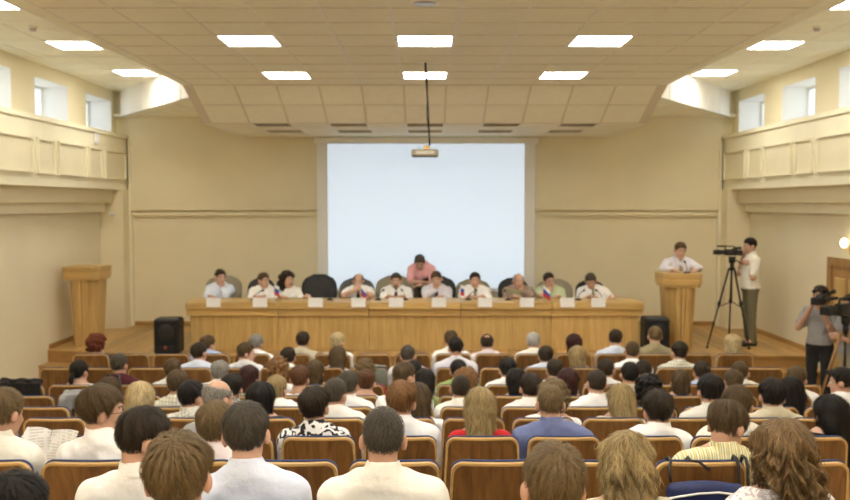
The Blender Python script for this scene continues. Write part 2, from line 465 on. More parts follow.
# side ceilings, diagonal white fascias, side soffits
side_lights = []
for sgn, side in ((-1, 'left'), (1, 'right')):
    sc_ = struct('ceiling_' + side, MB().box(sgn * 3.3, sgn * 6.2, YR, YB, ZS + .03, ZS + .1), M['tile'])
    xs = [3.71 + .6 * i for i in range(4)]
    LY = [13.95 - 2.4 * k for k in range(7)]
    mine = [(sgn * xs[1] + sgn * 0.29, yy) for yy in LY]
    side_lights += mine
    y = 15.75
    while y > 6.0:
        for i, xx in enumerate(xs):
            cx = xx + .29
            if cx > 5.6: continue
            if not is_light(sgn * cx, y, mine):
                place('tile', TM, sc_, (sgn * cx, y, ZS + .006))
        y -= .6
    MB().box(sgn * 3.42, sgn * 3.69, 6, YB, ZS + .006, ZS + .026).box(sgn * 5.52, sgn * 5.8, 6, YB, ZS + .006, ZS + .026).build('border_tile', M['tile'], sc_)
    sg_ = MB()
    for i in range(5):
        xx = 3.70 + .6 * i
        if xx < 5.8: sg_.box(sgn * (xx - .011), sgn * (xx + .011), YR, YB, ZS, ZS + .03)
    y = 16.05
    while y > YR:
        sg_.box(sgn * 3.42, sgn * 5.8, y - .011, y + .011, ZS + .001, ZS + .03); y -= .6
    sg_.build('grid', M['tbar'], sc_)
    A, B = (sgn * 5.62, 16.15), (sgn * 3.40, 13.0)
    tr = struct('trim_%d' % (1 if sgn < 0 else 2), MB().loft([(A[0], A[1], ZM), (B[0], B[1], ZM), (B[0], B[1] + .06, ZM), (A[0], A[1] + .06, ZM)],
           [(A[0], A[1], ZS + .03), (B[0], B[1], ZS + .03), (B[0], B[1] + .06, ZS + .03), (A[0], A[1] + .06, ZS + .03)]), M['fascia'])
    dv = Vector((B[0] - A[0], B[1] - A[1], 0)); nn = Vector((dv.y, -dv.x, 0)).normalized() * (.008 * (1 if sgn < 0 else -1))
    for q in range(1, 6):
        p = Vector((A[0], A[1], 0)) + dv * (q / 6)
        MB().box(p.x - .006, p.x + .006, p.y - .006, p.y + .006, ZM, ZS).build('joint_strip', M['white'], tr)
    so = struct('ceiling_low_' + side, MB().loft([(A[0], A[1] + .01, ZM), (B[0], B[1] + .01, ZM), (B[0], YB, ZM), (sgn * XU, YB, ZM), (sgn * XU, 16.15, ZM)],
           [(A[0], A[1] + .01, ZM + .05), (B[0], B[1] + .01, ZM + .05), (B[0], YB, ZM + .05), (sgn * XU, YB, ZM + .05), (sgn * XU, 16.15, ZM + .05)]), M['tile'])
    sgm = MB()
    for xx in (4.0, 4.6, 5.2):
        yy = A[1] + (B[1] - A[1]) * (5.62 - xx) / (5.62 - 3.40) + .05
        sgm.box(sgn * (xx - .01), sgn * (xx + .01), yy, YB, ZM - .006, ZM + .01)
    for yy in (14.6, 15.2, 15.8):
        xe = 5.62 - (A[1] - yy) / (A[1] - B[1]) * (5.62 - 3.40) - .05
        if xe > 3.5: sgm.box(sgn * 3.42, sgn * xe, yy - .01, yy + .01, ZM - .006, ZM + .01)
    sgm.build('grid', M['tbar'], so)

def ceiling_light(cx, cy, cz, side):
    label = {'c': 'square recessed light panel in the lower middle ceiling', 'l': 'square recessed light panel in the raised ceiling above the lectern without a speaker',
             'r': 'square recessed light panel in the raised ceiling above the side with the doorway'}[side]
    t = tag(empty('ceiling_light', (cx, cy, cz)), label, 'light', {'c': 'lights in the middle ceiling', 'l': 'lights over the left aisle', 'r': 'lights over the right aisle'}[side])
    fr = MB()
    for a in (-1, 1):
        fr.box(-.295, .295, a * .297, a * .272, -.004, .05).box(a * .297, a * .272, -.272, .272, -.004, .05)
    place('frame', FRAME_ME[0] if FRAME_ME else FRAME_ME.append(fr.mesh('frame')) or FRAME_ME[0], t, mat=M['tbar'])
    df = MB().box(-.272, .272, -.272, .272, .002, .012)
    place('diffuser', DIFF_ME[0] if DIFF_ME else DIFF_ME.append(df.mesh('diffuser')) or DIFF_ME[0], t, mat=M['lamp'])
FRAME_ME = []; DIFF_ME = []
for cx, cy in central_lights: ceiling_light(cx, cy, ZC, 'c')
for cx, cy in side_lights: ceiling_light(cx, cy, ZS, 'l' if cx < 0 else 'r')

# ceiling speaker, smoke detectors, wall box
cy = 7.32
t = tag(empty('ceiling_speaker', (0, cy, ZC)), 'round flush speaker grille in the middle ceiling', 'speaker')
MB().tube([(0, 0, -.012), (0, 0, .004)], [.118, .125], 28).build('rim', M['tbar'], t)
MB().tube([(0, 0, -.014), (0, 0, -.011)], [.095, .098], 28).build('grille', M['chrome'], t)
for sgn, word in ((-1, 'above the left gallery side'), (1, 'above the right gallery side')):
    Y = 10.3; p = at(33 if sgn < 0 else 823, 28, Y)
    t = tag(empty('smoke_detector', (sgn * 4.61, 10.35, ZS)), 'small round smoke detector on the raised ceiling ' + ('over the side without a doorway' if sgn < 0 else 'over the side with the doorway'), 'detector')
    MB().tube([(0, 0, -.02), (0, 0, .004)], [.05, .055], 18).build('base', M['tbar'], t)
    MB().tube([(0, 0, -.05), (0, 0, -.02)], [.03, .042], 18).build('sensor', M['vent'], t)
t = tag(empty('wall_box', (-XG, 14.72, 3.95)), 'small white electrical box on the gallery parapet', 'box')
MB().bbox((.02, 0, 0), (.04, .16, .17), .008).build('casing', M['white'], t)
MB().bbox((.043, 0, -.02), (.006, .08, .05), .002).build('cover', M['paper'], t)
# ------------------------------------------------------------------ projection screen and projector
t = tag(empty('projection_screen', (0.02, YB - .20, 1.15)), 'large white projection screen glowing pale blue on the stage wall', 'screen')
def sbox(*a): return MB().box(*a)
MB().bbox((0, -.01, 2.862), (4.12, .11, .115), .012).build('housing', M['fascia'], t)
for a in (-1, 1):
    MB().box(a * 2.01, a * 1.815, -.012, .012, .08, 2.81).build('side_border', M['white'], t)
MB().box(-1.815, 1.815, -.012, .012, .08, .14).build('lower_border', M['white'], t)
MB().box(-1.815, 1.815, -.012, .012, .14, 2.81).build('canvas', M['screen'], t)
MB().cyl((-2.02, 0, .06), (2.02, 0, .06), .022, 12).build('bottom_bar', M['chrome'], t)
for a in (-1, 1): MB().box(a * 1.7, a * 1.74, .03, .1, 2.83, 2.90).build('bracket', M['chrome'], t)

t = tag(empty('projector', (0.0, 10.35, ZC)), 'grey ceiling projector hanging from a thin black pole', 'projector')
pe = Vector((.055, 0, -.985))
MB().tube([(0, 0, 0), (0, 0, -.012)], .07, 20).build('ceiling_plate', M['tbar'], t)
MB().tube([(0, 0, 0), pe * .5 + Vector((.006, 0, 0)), pe], .010, 8).build('pole', M['black'], t)
MB().tube([(.01, .012, 0), (.03, .02, -.3), (.02, .022, -.62), (.06, .01, -.95)], .005, 6).build('cable', M['black'], t)
MB().bbox((.0, 0, -1.075), (.32, .26, .085), .014).build('body', M['olive'], t)
MB().bbox((.02, 0, -1.01), (.08, .08, .05), .01).build('mount', M['brass'], t)
MB().cyl((-.08, .12, -1.075), (-.08, .17, -1.075), .035, 16).build('lens', M['black'], t)
MB().tube([(-.09, 0, -1.035), (-.07, 0, -.995), (-.05, 0, -1.015)], .004, 6).build('wire', M['black'], t)
MB().bbox((0, -.131, -1.075), (.22, .006, .035), .002).build('rear_panel', M['vent'], t)

# ------------------------------------------------------------------ long desk
DX0, DX1, DY0, DY1 = -3.72, 3.40, 13.45, 14.10
DT = 1.325
desk = tag(empty('conference_desk', ((DX0 + DX1) / 2, (DY0 + DY1) / 2, ST)), 'long golden oak conference desk with panelled front across the stage', 'desk')
cx0, cy0 = (DX0 + DX1) / 2, (DY0 + DY1) / 2
n = 5; seg = (DX1 - DX0) / n
for i in range(n):
    a = DX0 + i * seg - cx0 + .0025; b = DX0 + (i + 1) * seg - cx0 - .0025
    y0, y1 = DY0 - cy0, DY1 - cy0
    top = DT - ST
    MB().bbox(((a + b) / 2, (y0 + y1) / 2 - .01, top - .055), (b - a, y1 - y0 + .02, .11), .006).build('worktop', M['oak_h'], desk)
    MB().bbox(((a + b) / 2, y0 + .07, top - .165), (b - a, .10, .105), .006).build('lip', M['oak_h'], desk)
    aa = a + (.05 if i == 0 else 0); bb = b - (.05 if i == n - 1 else 0)
    MB().bbox(((aa + bb) / 2, y0 + .075, (top - .22) / 2), (bb - aa, .03, top - .22), .004).build('front_panel', M['oak'], desk)
for xx in (DX0 - cx0 + .06, DX1 - cx0 - .06):
    MB().box(xx - .015, xx + .015, DY0 - cy0 + .09, DY1 - cy0 - .02, 0, DT - ST - .22).build('end_panel', M['oak'], desk)

# ------------------------------------------------------------------ lecterns
def lectern(loc, rz, label, h=1.19, w=.74):
    t = tag(empty('lectern', loc, rz), label, 'lectern')
    # plan outline of the body: flat front with chamfered corners; tapers towards the floor
    def plan(s, z, dpt):
        hw = s / 2; c = s * .27
        return [(-hw, dpt * .5, z), (-hw, -dpt * .12, z), (-hw + c, -dpt * .5, z), (hw - c, -dpt * .5, z), (hw, -dpt * .12, z), (hw, dpt * .5, z)]
    zt = h - .215
    lo, hi = plan(w * .62, .0, .40), plan(w * .79, zt, .48)
    MB().loft(lo, hi).build('body', M['oak'], t)
    # applied vertical boards on the front and chamfers
    def board(i0, i1, u0, u1, out, mat, nm):
        a0, a1, b0, b1 = Vector(lo[i0]), Vector(lo[i1]), Vector(hi[i0]), Vector(hi[i1])
        P = [a0.lerp(a1, u0), a0.lerp(a1, u1), b0.lerp(b1, u1), b0.lerp(b1, u0)]
        nrm = (P[1] - P[0]).cross(P[3] - P[0]).normalized()
        if nrm.y > 0: nrm = -nrm
        MB().loft([p - nrm * .002 for p in P], [p + nrm * out for p in P]).build(nm, mat, t)
    board(2, 3, .02, .30, .012, M['oak'], 'front_board')
    board(2, 3, .36, .64, .034, M['oak_pale'], 'centre_strip')
    board(2, 3, .70, .98, .012, M['oak'], 'front_board')
    board(1, 2, .08, .92, .016, M['oak'], 'chamfer_board')
    board(3, 4, .08, .92, .016, M['oak'], 'chamfer_board')
    def slab(s, z0, z1, dd, nm, mat):
        hw = s / 2
        P = [(-hw, dd * .5), (-hw, -dd * .35), (-hw + .07, -dd * .5), (hw - .07, -dd * .5), (hw, -dd * .35), (hw, dd * .5)]
        MB().loft([(x, y, z0) for x, y in P], [(x, y, z1) for x, y in P]).build(nm, mat, t)
    slab(w * .95, zt, zt + .045, .54, 'neck_moulding', M['oak_h'])
    slab(w, zt + .045, h - .075, .58, 'lower_slab', M['oak_h'])
    slab(w * .985, h - .078, h - .065, .565, 'shadow_gap', M['riser'])
    slab(w, h - .065, h, .60, 'top', M['oak_h'])
    return t
p = at(86, 346, 13.98)
lectern((p.x, 14.05, ST), math.radians(-4), 'golden oak lectern standing empty against the bare side wall', 1.28, .59)
p = at(680, 349, 13.68)
lectern((p.x, 13.80, ST), 0, 'golden oak lectern with a person speaking behind it', 1.19, .61)

# gooseneck on the speaking lectern
def gooseneck(loc, rz, label, h=.3, lean=.12):
    t = tag(empty('microphone', loc, rz), label, 'microphone', 'gooseneck microphones on the stage')
    MB().tube([(0, 0, 0), (0, 0, .012), (0, 0, .025)], [.05, .05, .035], 14).build('base', M['black'], t)
    pts = [(0, lean * u * u, .02 + h * (u - .25 * u * u)) for u in [i / 7 for i in range(8)]]
    MB().tube(pts, .0055, 6).build('neck', M['black'], t)
    e = Vector(pts[-1]); d = (e - Vector(pts[-2])).normalized()
    MB().tube([e, e + d * .02, e + d * .05, e + d * .06], [.008, .017, .017, .006], 10).build('windscreen', M['black'], t)
gooseneck((at(687, 272, 13.72).x, 13.72, ST + 1.19), 0, 'gooseneck microphone on the lectern of the speaking person', .18, .10)

# ------------------------------------------------------------------ black floor loudspeakers
def loudspeaker(px, loc_y, z, label, w=.385, h=.545, d=.32):
    t = tag(empty('loudspeaker', (at(px, 340, loc_y).x, loc_y + d / 2, z)), label, 'loudspeaker')
    MB().bbox((0, 0, h / 2), (w, d, h), .03).build('cabinet', M['black'], t)
    MB().bbox((0, -d / 2 - .004, h * .60), (w * .86, .012, h * .66), .005).build('grille', M['speaker_grille'], t)
    MB().tube([(0, -d / 2 - .012, h * .62), (0, -d / 2 - .006, h * .62)], [.12, .135], 24).build('woofer', M['black_soft'], t)
    MB().bbox((0, -d / 2 - .003, h * .16), (w * .5, .012, h * .14), .004).build('horn', M['black_soft'], t)
    MB().bbox((-.01, -d / 2 - .011, h * .2), (.035, .006, .05), .002).build('badge', mat_plain('red_badge', (.35, .05, .03), .5), t)
    for a in (-1, 1): MB().bbox((a * (w / 2 + .004), 0, h * .75), (.012, .12, .05), .004).build('handle', M['black_soft'], t)
loudspeaker(166, 13.08, ST, 'black loudspeaker standing on the stage by the desk end near the empty lectern')
loudspeaker(657.5, 13.20, ST, 'black loudspeaker standing on the stage before the speaking person\'s lectern')

# ------------------------------------------------------------------ name cards, flags, microphones on the desk
faint = None
def card_mat():
    m, nt, b = new_mat('printed_card')
    tc = nt.nodes.new('ShaderNodeTexCoord'); sp = nt.nodes.new('ShaderNodeSeparateXYZ'); nt.links.new(tc.outputs['Object'], sp.inputs[0])
    w = nt.nodes.new('ShaderNodeTexWave'); w.bands_direction = 'Z'; w.inputs['Scale'].default_value = 14; w.inputs['Distortion'].default_value = 0
    nt.links.new(tc.outputs['Object'], w.inputs['Vector'])
    nz = nt.nodes.new('ShaderNodeTexNoise'); nz.inputs['Scale'].default_value = 60; nt.links.new(tc.outputs['Object'], nz.inputs['Vector'])
    mu = nt.nodes.new('ShaderNodeMath'); mu.operation = 'MULTIPLY'; nt.links.new(w.outputs['Fac'], mu.inputs[0]); nt.links.new(nz.outputs['Fac'], mu.inputs[1])
    cr = nt.nodes.new('ShaderNodeValToRGB'); cr.color_ramp.elements[0].position = .45; cr.color_ramp.elements[1].position = .6
    cr.color_ramp.elements[0].color = (.86, .855, .84, 1); cr.color_ramp.elements[1].color = (.62, .62, .62, 1)
    nt.links.new(mu.outputs[0], cr.inputs[0]); nt.links.new(cr.outputs[0], b.inputs['Base Color']); b.inputs['Roughness'].default_value = .8
    return m
M['card'] = card_mat()
cards = [(213.5, 'hand-on-chin person in pale blue shirt'), (260, 'person on the black chair next to the flag'), (315.5, 'empty black chair'), (358.5, 'person with clasped hands'),
         (396, 'bearded person in white shirt'), (439, 'person before the bending pink-shirted person'), (485, 'upright person in white shirt and tie'),
         (527, 'person in olive vest'), (567.5, 'person with glasses in pale green shirt'), (598.5, 'person bending at the desk end')]
for px, who in cards:
    X = at(px, 302, DY0 - .03).x
    t = tag(empty('name_card', (X, DY0 - .026, DT)), 'white name card before the ' + who, 'card', 'name cards along the desk')
    MB().box(-.112, .112, -.006, -.003, -.072, .073).build('front_leaf', M['card'], t)
    MB().loft([(-.112, -.003, .071), (.112, -.003, .071), (.112, .055, .001), (-.112, .055, .001)],
              [(-.112, -.003, .074), (.112, -.003, .074), (.112, .058, .003), (-.112, .058, .003)]).build('back_leaf', M['paper'], t)
M['fw'] = mat_plain('flag_white', (.85, .85, .85), .7, .02); M['fb'] = mat_plain('flag_blue', (.05, .10, .45), .7, .03); M['fr'] = mat_plain('flag_red', (.62, .04, .04), .7, .03)
def flag(px, w, label, lean):
    X = at(px, 296, 13.62).x
    t = tag(empty('table_flag', (X, 13.62, DT)), label, 'flag', 'small table flags on the desk')
    MB().tube([(0, 0, 0), (0, 0, .012)], .035, 14).build('base', M['chrome'], t)
    MB().cyl((0, 0, .01), (0, 0, .27), .004, 6).build('pole', M['chrome'], t)
    for k, m in enumerate(('fw', 'fb', 'fr')):
        z1 = .26 - k * .055; z0 = z1 - .055
        V0 = []; V1 = []
        n = 7
        for i in range(n):
            u = i / (n - 1); dy = .012 * math.sin(u * 5 + 1)
            V0.append((u * w, dy, z0 - u * lean)); V1.append((u * w, dy, z1 - u * lean))
        vv = V0 + V1 + [(a, b + .002, c) for a, b, c in V0 + V1]
        f = []
        for i in range(n - 1):
            f += [(i, i + 1, n + i + 1, n + i), (2 * n + i, 3 * n + i, 3 * n + i + 1, 2 * n + i + 1)]
        f += [(0, n, 3 * n, 2 * n), (n - 1, 3 * n - 1 - 0, 4 * n - 1, 2 * n - 1)] if False else []
        MB().add(vv, f, True).build(('white_stripe', 'blue_stripe', 'red_stripe')[k], M[m], t)
flag(274.5, .075, 'small white, blue and red table flag beside the dark-haired person in white blouse', .03)
flag(361, .085, 'small white, blue and red table flag before the person with clasped hands', .09)
flag(460.5, .06, 'small white, blue and red table flag beside the upright person in white shirt and tie', .02)
flag(543, .11, 'small white, blue and red table flag before the person with glasses', .10)
for px, who, rz in ((254, 'the person on the black chair next to the flag', 2.2), (330, 'the empty black chair', 3.0), (378, 'the bearded person in white shirt', 2.6), (405, 'the bending pink-shirted person', 3.5), (468, 'the upright person in white shirt and tie', 2.1),
                (508, 'the person in olive vest', 3.4), (578, 'the person with glasses', 2.3), (602, 'the person bending at the desk end', 3.6)):
    gooseneck((at(px, 297, 13.78).x, 13.78, DT), rz + math.pi, 'gooseneck microphone on the desk by ' + who, .15, .12)

# ------------------------------------------------------------------ chairs of the platform party
def backrest_mesh(w, h, t):
    nx, nz = 13, 11; V = []; F_ = []
    for side in (0, 1):
        for j in range(nz):
            v = j / (nz - 1)
            z = v * h
            hw = w / 2 * (.86 + .14 * min(1, v * 2.2))
            if v > .62: hw *= math.sqrt(max(.02, 1 - ((v - .62) / .40) ** 2.6))
            for i in range(nx):
                u = -1 + 2 * i / (nx - 1)
                bulge = (1 - abs(u) ** 3) * (1 - abs(2 * v - 1) ** 4)
                y = .06 * u * u - (.02 + t * .5 * bulge + .012 * math.sin(v * 9) * bulge if side else -.02 - t * .5 * bulge)
                V.append((u * hw, y - .12 * (v - .3), z))
    for s_ in (0, 1):
        o = s_ * nx * nz
        for j in range(nz - 1):
            for i in range(nx - 1):
                q = (o + j * nx + i, o + j * nx + i + 1, o + (j + 1) * nx + i + 1, o + (j + 1) * nx + i)
                F_.append(q if s_ else q[::-1])
    o = nx * nz
    ring = [i for i in range(nx)] + [j * nx + nx - 1 for j in range(1, nz)] + [(nz - 1) * nx + i for i in range(nx - 2, -1, -1)] + [j * nx for j in range(nz - 2, 0, -1)]
    for a, b in zip(ring, ring[1:] + ring[:1]): F_.append((a, b, o + b, o + a))
    mb = MB().add(V, F_, True)
    return mb
def office_chair(px, Y, label, mat, w=.60, top=1.05, rz=math.pi):
    X = at(px, 290, Y).x
    t = tag(empty('office_chair', (X, Y, ST), rz), label, 'chair', 'chairs behind the long desk')
    b = backrest_mesh(w, top - .47, .09).build('backrest', mat, t); b.location = (0, 0, .47)
    s = MB().bbox((0, .24, .43), (w - .08, .48, .10), .04).build('seat', mat, t)
    for a in (-1, 1):
        MB().tube([(a * (w / 2 - .05), .07, .42), (a * (w / 2 - .02), .07, .60), (a * (w / 2 - .02), .30, .60), (a * (w / 2 - .05), .36, .42)], .016, 8).build('armrest', M['black'], t)
    MB().cyl((0, .24, .08), (0, .24, .39), .03, 12).build('column', M['metal'], t)
    for k in range(5):
        ang = k * 2 * math.pi / 5 + .3
        l = MB().tube([(0, .24, .10), ((w * .42) * math.cos(ang), .24 + (w * .42) * math.sin(ang), .06)], [.028, .018], 8).build('base_leg', M['black'], t)
        MB().cyl(((w * .42) * math.cos(ang) - .02, .24 + (w * .42) * math.sin(ang), .03), ((w * .42) * math.cos(ang) + .02, .24 + (w * .42) * math.sin(ang), .03), .03, 12).build('caster', M['black'], l)
    return t
CY = 14.78
for px, w, top, mat, lab in ((224, .62, 1.06, 'olive', 'olive-grey office chair under the hand-on-chin person in pale blue shirt'),
                        (261.5, .46, 1.02, 'black_soft', 'black office chair under the person in white shirt beside the flag'),
                        (289.5, .42, .84, 'black_soft', 'low black office chair under the person in white blouse'),
                        (319.5, .60, 1.08, 'black_soft', 'empty black office chair between two people at the desk'),
                        (357, .60, 1.02, 'grey_fab', 'dark grey office chair under the person with clasped hands'),
                        (395, .66, 1.06, 'olive', 'olive-grey office chair under the bearded person'),
                        (437, .64, 1.05, 'black_soft', 'black office chair before the bending pink-shirted person'),
                        (473, .60, 1.00, 'olive', 'olive-grey office chair under the upright person in tie'),
                        (513, .52, 1.02, 'black_soft', 'black office chair under the person in olive vest'),
                        (554, .62, 1.00, 'olive', 'olive-grey office chair under the person with glasses'),
                        (590, .50, .98, 'black_soft', 'black office chair under the person bending at the desk end')):
    office_chair(px, CY, lab, M[mat], w, top)

# ------------------------------------------------------------------ doorway and wall lamp on the right wall
d = struct('door_1', MB().box(XW - .04, XW, 11.55, 11.67, 0, 2.08).box(XW - .04, XW, 12.58, 12.70, 0, 2.08).box(XW - .04, XW, 11.67, 12.58, 1.96, 2.08), M['door'])
lf = MB().box(XW - .015, XW - .002, 11.67, 12.58, 0.01, 1.96).build('leaf', M['door'], d)
for a, b in ((.12, .85), (1.0, 1.80)):
    for c, e in ((11.76, 12.08), (12.17, 12.49)):
        MB().bbox((XW - .02, (c + e) / 2, (a + b) / 2), (.016, e - c, b - a), .007).build('panel', M['oak'], lf)
MB().bbox((XW - .022, 12.53, 1.0), (.012, .045, .22), .003).build('handle_plate', M['brass'], lf)
MB().tube([(XW - .02, 12.53, 1.03), (XW - .07, 12.53, 1.03), (XW - .07, 12.41, 1.03)], .009, 8).build('handle', M['brass'], lf)
t = tag(empty('wall_lamp', (XW, 12.05, 2.22)), 'small glowing wall lamp above the doorway', 'lamp')
MB().bbox((-.01, 0, 0), (.02, .10, .14), .008).build('back_plate', M['brass'], t)
MB().tube([(-.02, 0, 0), (-.08, 0, -.02), (-.11, 0, .03)], .008, 8).build('arm', M['brass'], t)
MB().tube([(-.11, 0, .03), (-.11, 0, .05), (-.11, 0, .10), (-.11, 0, .14), (-.11, 0, .155)], [.02, .04, .052, .035, .01], 14).build('bulb', mat_emit('lamp_bulb', (1, .78, .45), 9.0), t)
# small white gadget under the gallery cornice
t = tag(empty('wall_sensor', (at(111, 212, 15.7).x, 15.75, 2.70)), 'tiny white sensor under the gallery cornice beside the corner', 'sensor')
MB().bbox((0, 0, -.035), (.07, .06, .07), .015).build('casing', M['white'], t)
MB().tube([(0, -.03, -.035), (0, -.036, -.035)], [.015, .012], 12).build('lens', M['vent'], t)

# ------------------------------------------------------------------ auditorium chairs
def outline(z, top=CH, hw0=.222, r=.055):
    hw = hw0 + (top - z) * .055
    if z > top - r:
        q = z - (top - r); hw = hw - r + math.sqrt(max(0, r * r - q * q))
    return hw
def back_y(z, x): return (CH - z) * .13 + .45 * x * x
zlist = [.36, .50, .64, .78, .86, .875, .89, .902, .912, .920, .926, .929, .93]
def shell(y0, y1, grow, zmin, dz=0.0, bulge=0.0):
    nx = 11; V = []; F_ = []
    zs = [z for z in zlist if z >= zmin]
    for s_ in (0, 1):
        for z in zs:
            hw = outline(z) + grow
            for i in range(nx):
                u = -1 + 2 * i / (nx - 1); xx = u * hw
                b = bulge * (1 - u ** 4) * min(1, (CH - z) / .08 + .25) if s_ else 0
                V.append((xx, back_y(z, xx) + (y1 + b if s_ else y0), z + (dz + grow) * (z - zmin) / (CH - zmin)))
    n = len(zs); o = nx * n
    for s_ in (0, 1):
        for j in range(n - 1):
            for i in range(nx - 1):
                q = (s_ * o + j * nx + i, s_ * o + j * nx + i + 1, s_ * o + (j + 1) * nx + i + 1, s_ * o + (j + 1) * nx + i)
                F_.append(q if s_ == 0 else q[::-1])
    ring = [i for i in range(nx)] + [j * nx + nx - 1 for j in range(1, n)] + [(n - 1) * nx + i for i in range(nx - 2, -1, -1)] + [j * nx for j in range(n - 2, 0, -1)]
    for a, b in zip(ring, ring[1:] + ring[:1]): F_.append((a, b, o + b, o + a))
    return V, F_
def chair_parts():
    P = {}
    v, f = shell(0, .016, -.010, .36); P['back_panel'] = (MB().add(v, f), M['chair_wood'])
    # bent-ply rim that follows the outline
    path = []
    zs = [z for z in zlist]
    for z in zs: path.append((-outline(z), z))
    for i in range(1, 8): path.append((-outline(CH) + 2 * outline(CH) * i / 8, CH))
    for z in zs[::-1]: path.append((outline(z), z))
    mb = MB(); V = []; F_ = []
    prof = [(.0035, -.004), (.0035, .026), (-.009, .026), (-.012, .010), (-.012, -.002), (-.006, -.005)]
    n = len(path)
    for i, (xx, z) in enumerate(path):
        a = path[max(0, i - 1)]; b = path[min(n - 1, i + 1)]
        tx, tz = b[0] - a[0], b[1] - a[1]; l = math.hypot(tx, tz) or 1
        nx_, nz_ = -tz / l, tx / l
        for (q, yy) in prof: V.append((xx + nx_ * q, back_y(z, xx) + yy, z + nz_ * q))
    k = len(prof)
    for i in range(n - 1):
        for j in range(k): F_.append((i * k + j, i * k + (j + 1) % k, (i + 1) * k + (j + 1) % k, (i + 1) * k + j))
    P['edge_trim'] = (mb.add(V, F_), M['chair_edge'])
    v, f = shell(.0265, .040, .004, .42, .006, .022); P['back_cushion'] = (MB().add(v, f, True), M['blue'])
    P['seat_cushion'] = (MB().bbox((0, .345, .415), (.46, .42, .06), .022), M['blue'])
    P['seat_pan'] = (MB().bbox((0, .345, .372), (.45, .40, .025), .008), M['chair_wood'])
    for s_ in (-1, 1):
        P['leg%d' % s_] = (MB().tube([(s_ * .215, .10, .40), (s_ * .215, .20, .30), (s_ * .215, .22, .02)], .014, 8).bbox((s_ * .215, .24, .01), (.05, .30, .02), .005)
                           .tube([(s_ * .215, .22, .30), (s_ * .215, .46, .36)], .012, 8), M['metal'])
    return [(k.rstrip('-1') if k.startswith('leg') else k, mb.mesh(k.rstrip('-1')), m) for k, (mb, m) in P.items()]
CHAIR = chair_parts()
def auditorium_chair(r, X):
    t = tag(empty('auditorium_chair', (X, ROWS[r][0], floor_z(r))), 'brown wood-backed auditorium chair with blue padding in the %s from the stage' % ROW_TXT[r], 'chair', 'auditorium chairs of the ' + ROW_TXT[r])
    for nm, me, m in CHAIR: place(nm, me, t, mat=m)
    return t
COLS = {}
for r, (Z, D) in ROWS.items():
    lim = 425 / F_PX * (Z + .3) + .35
    for k in range(-9, 8):
        X = .36 + .515 * k
        if abs(X) < lim: COLS[(r, k)] = auditorium_chair(r, X)
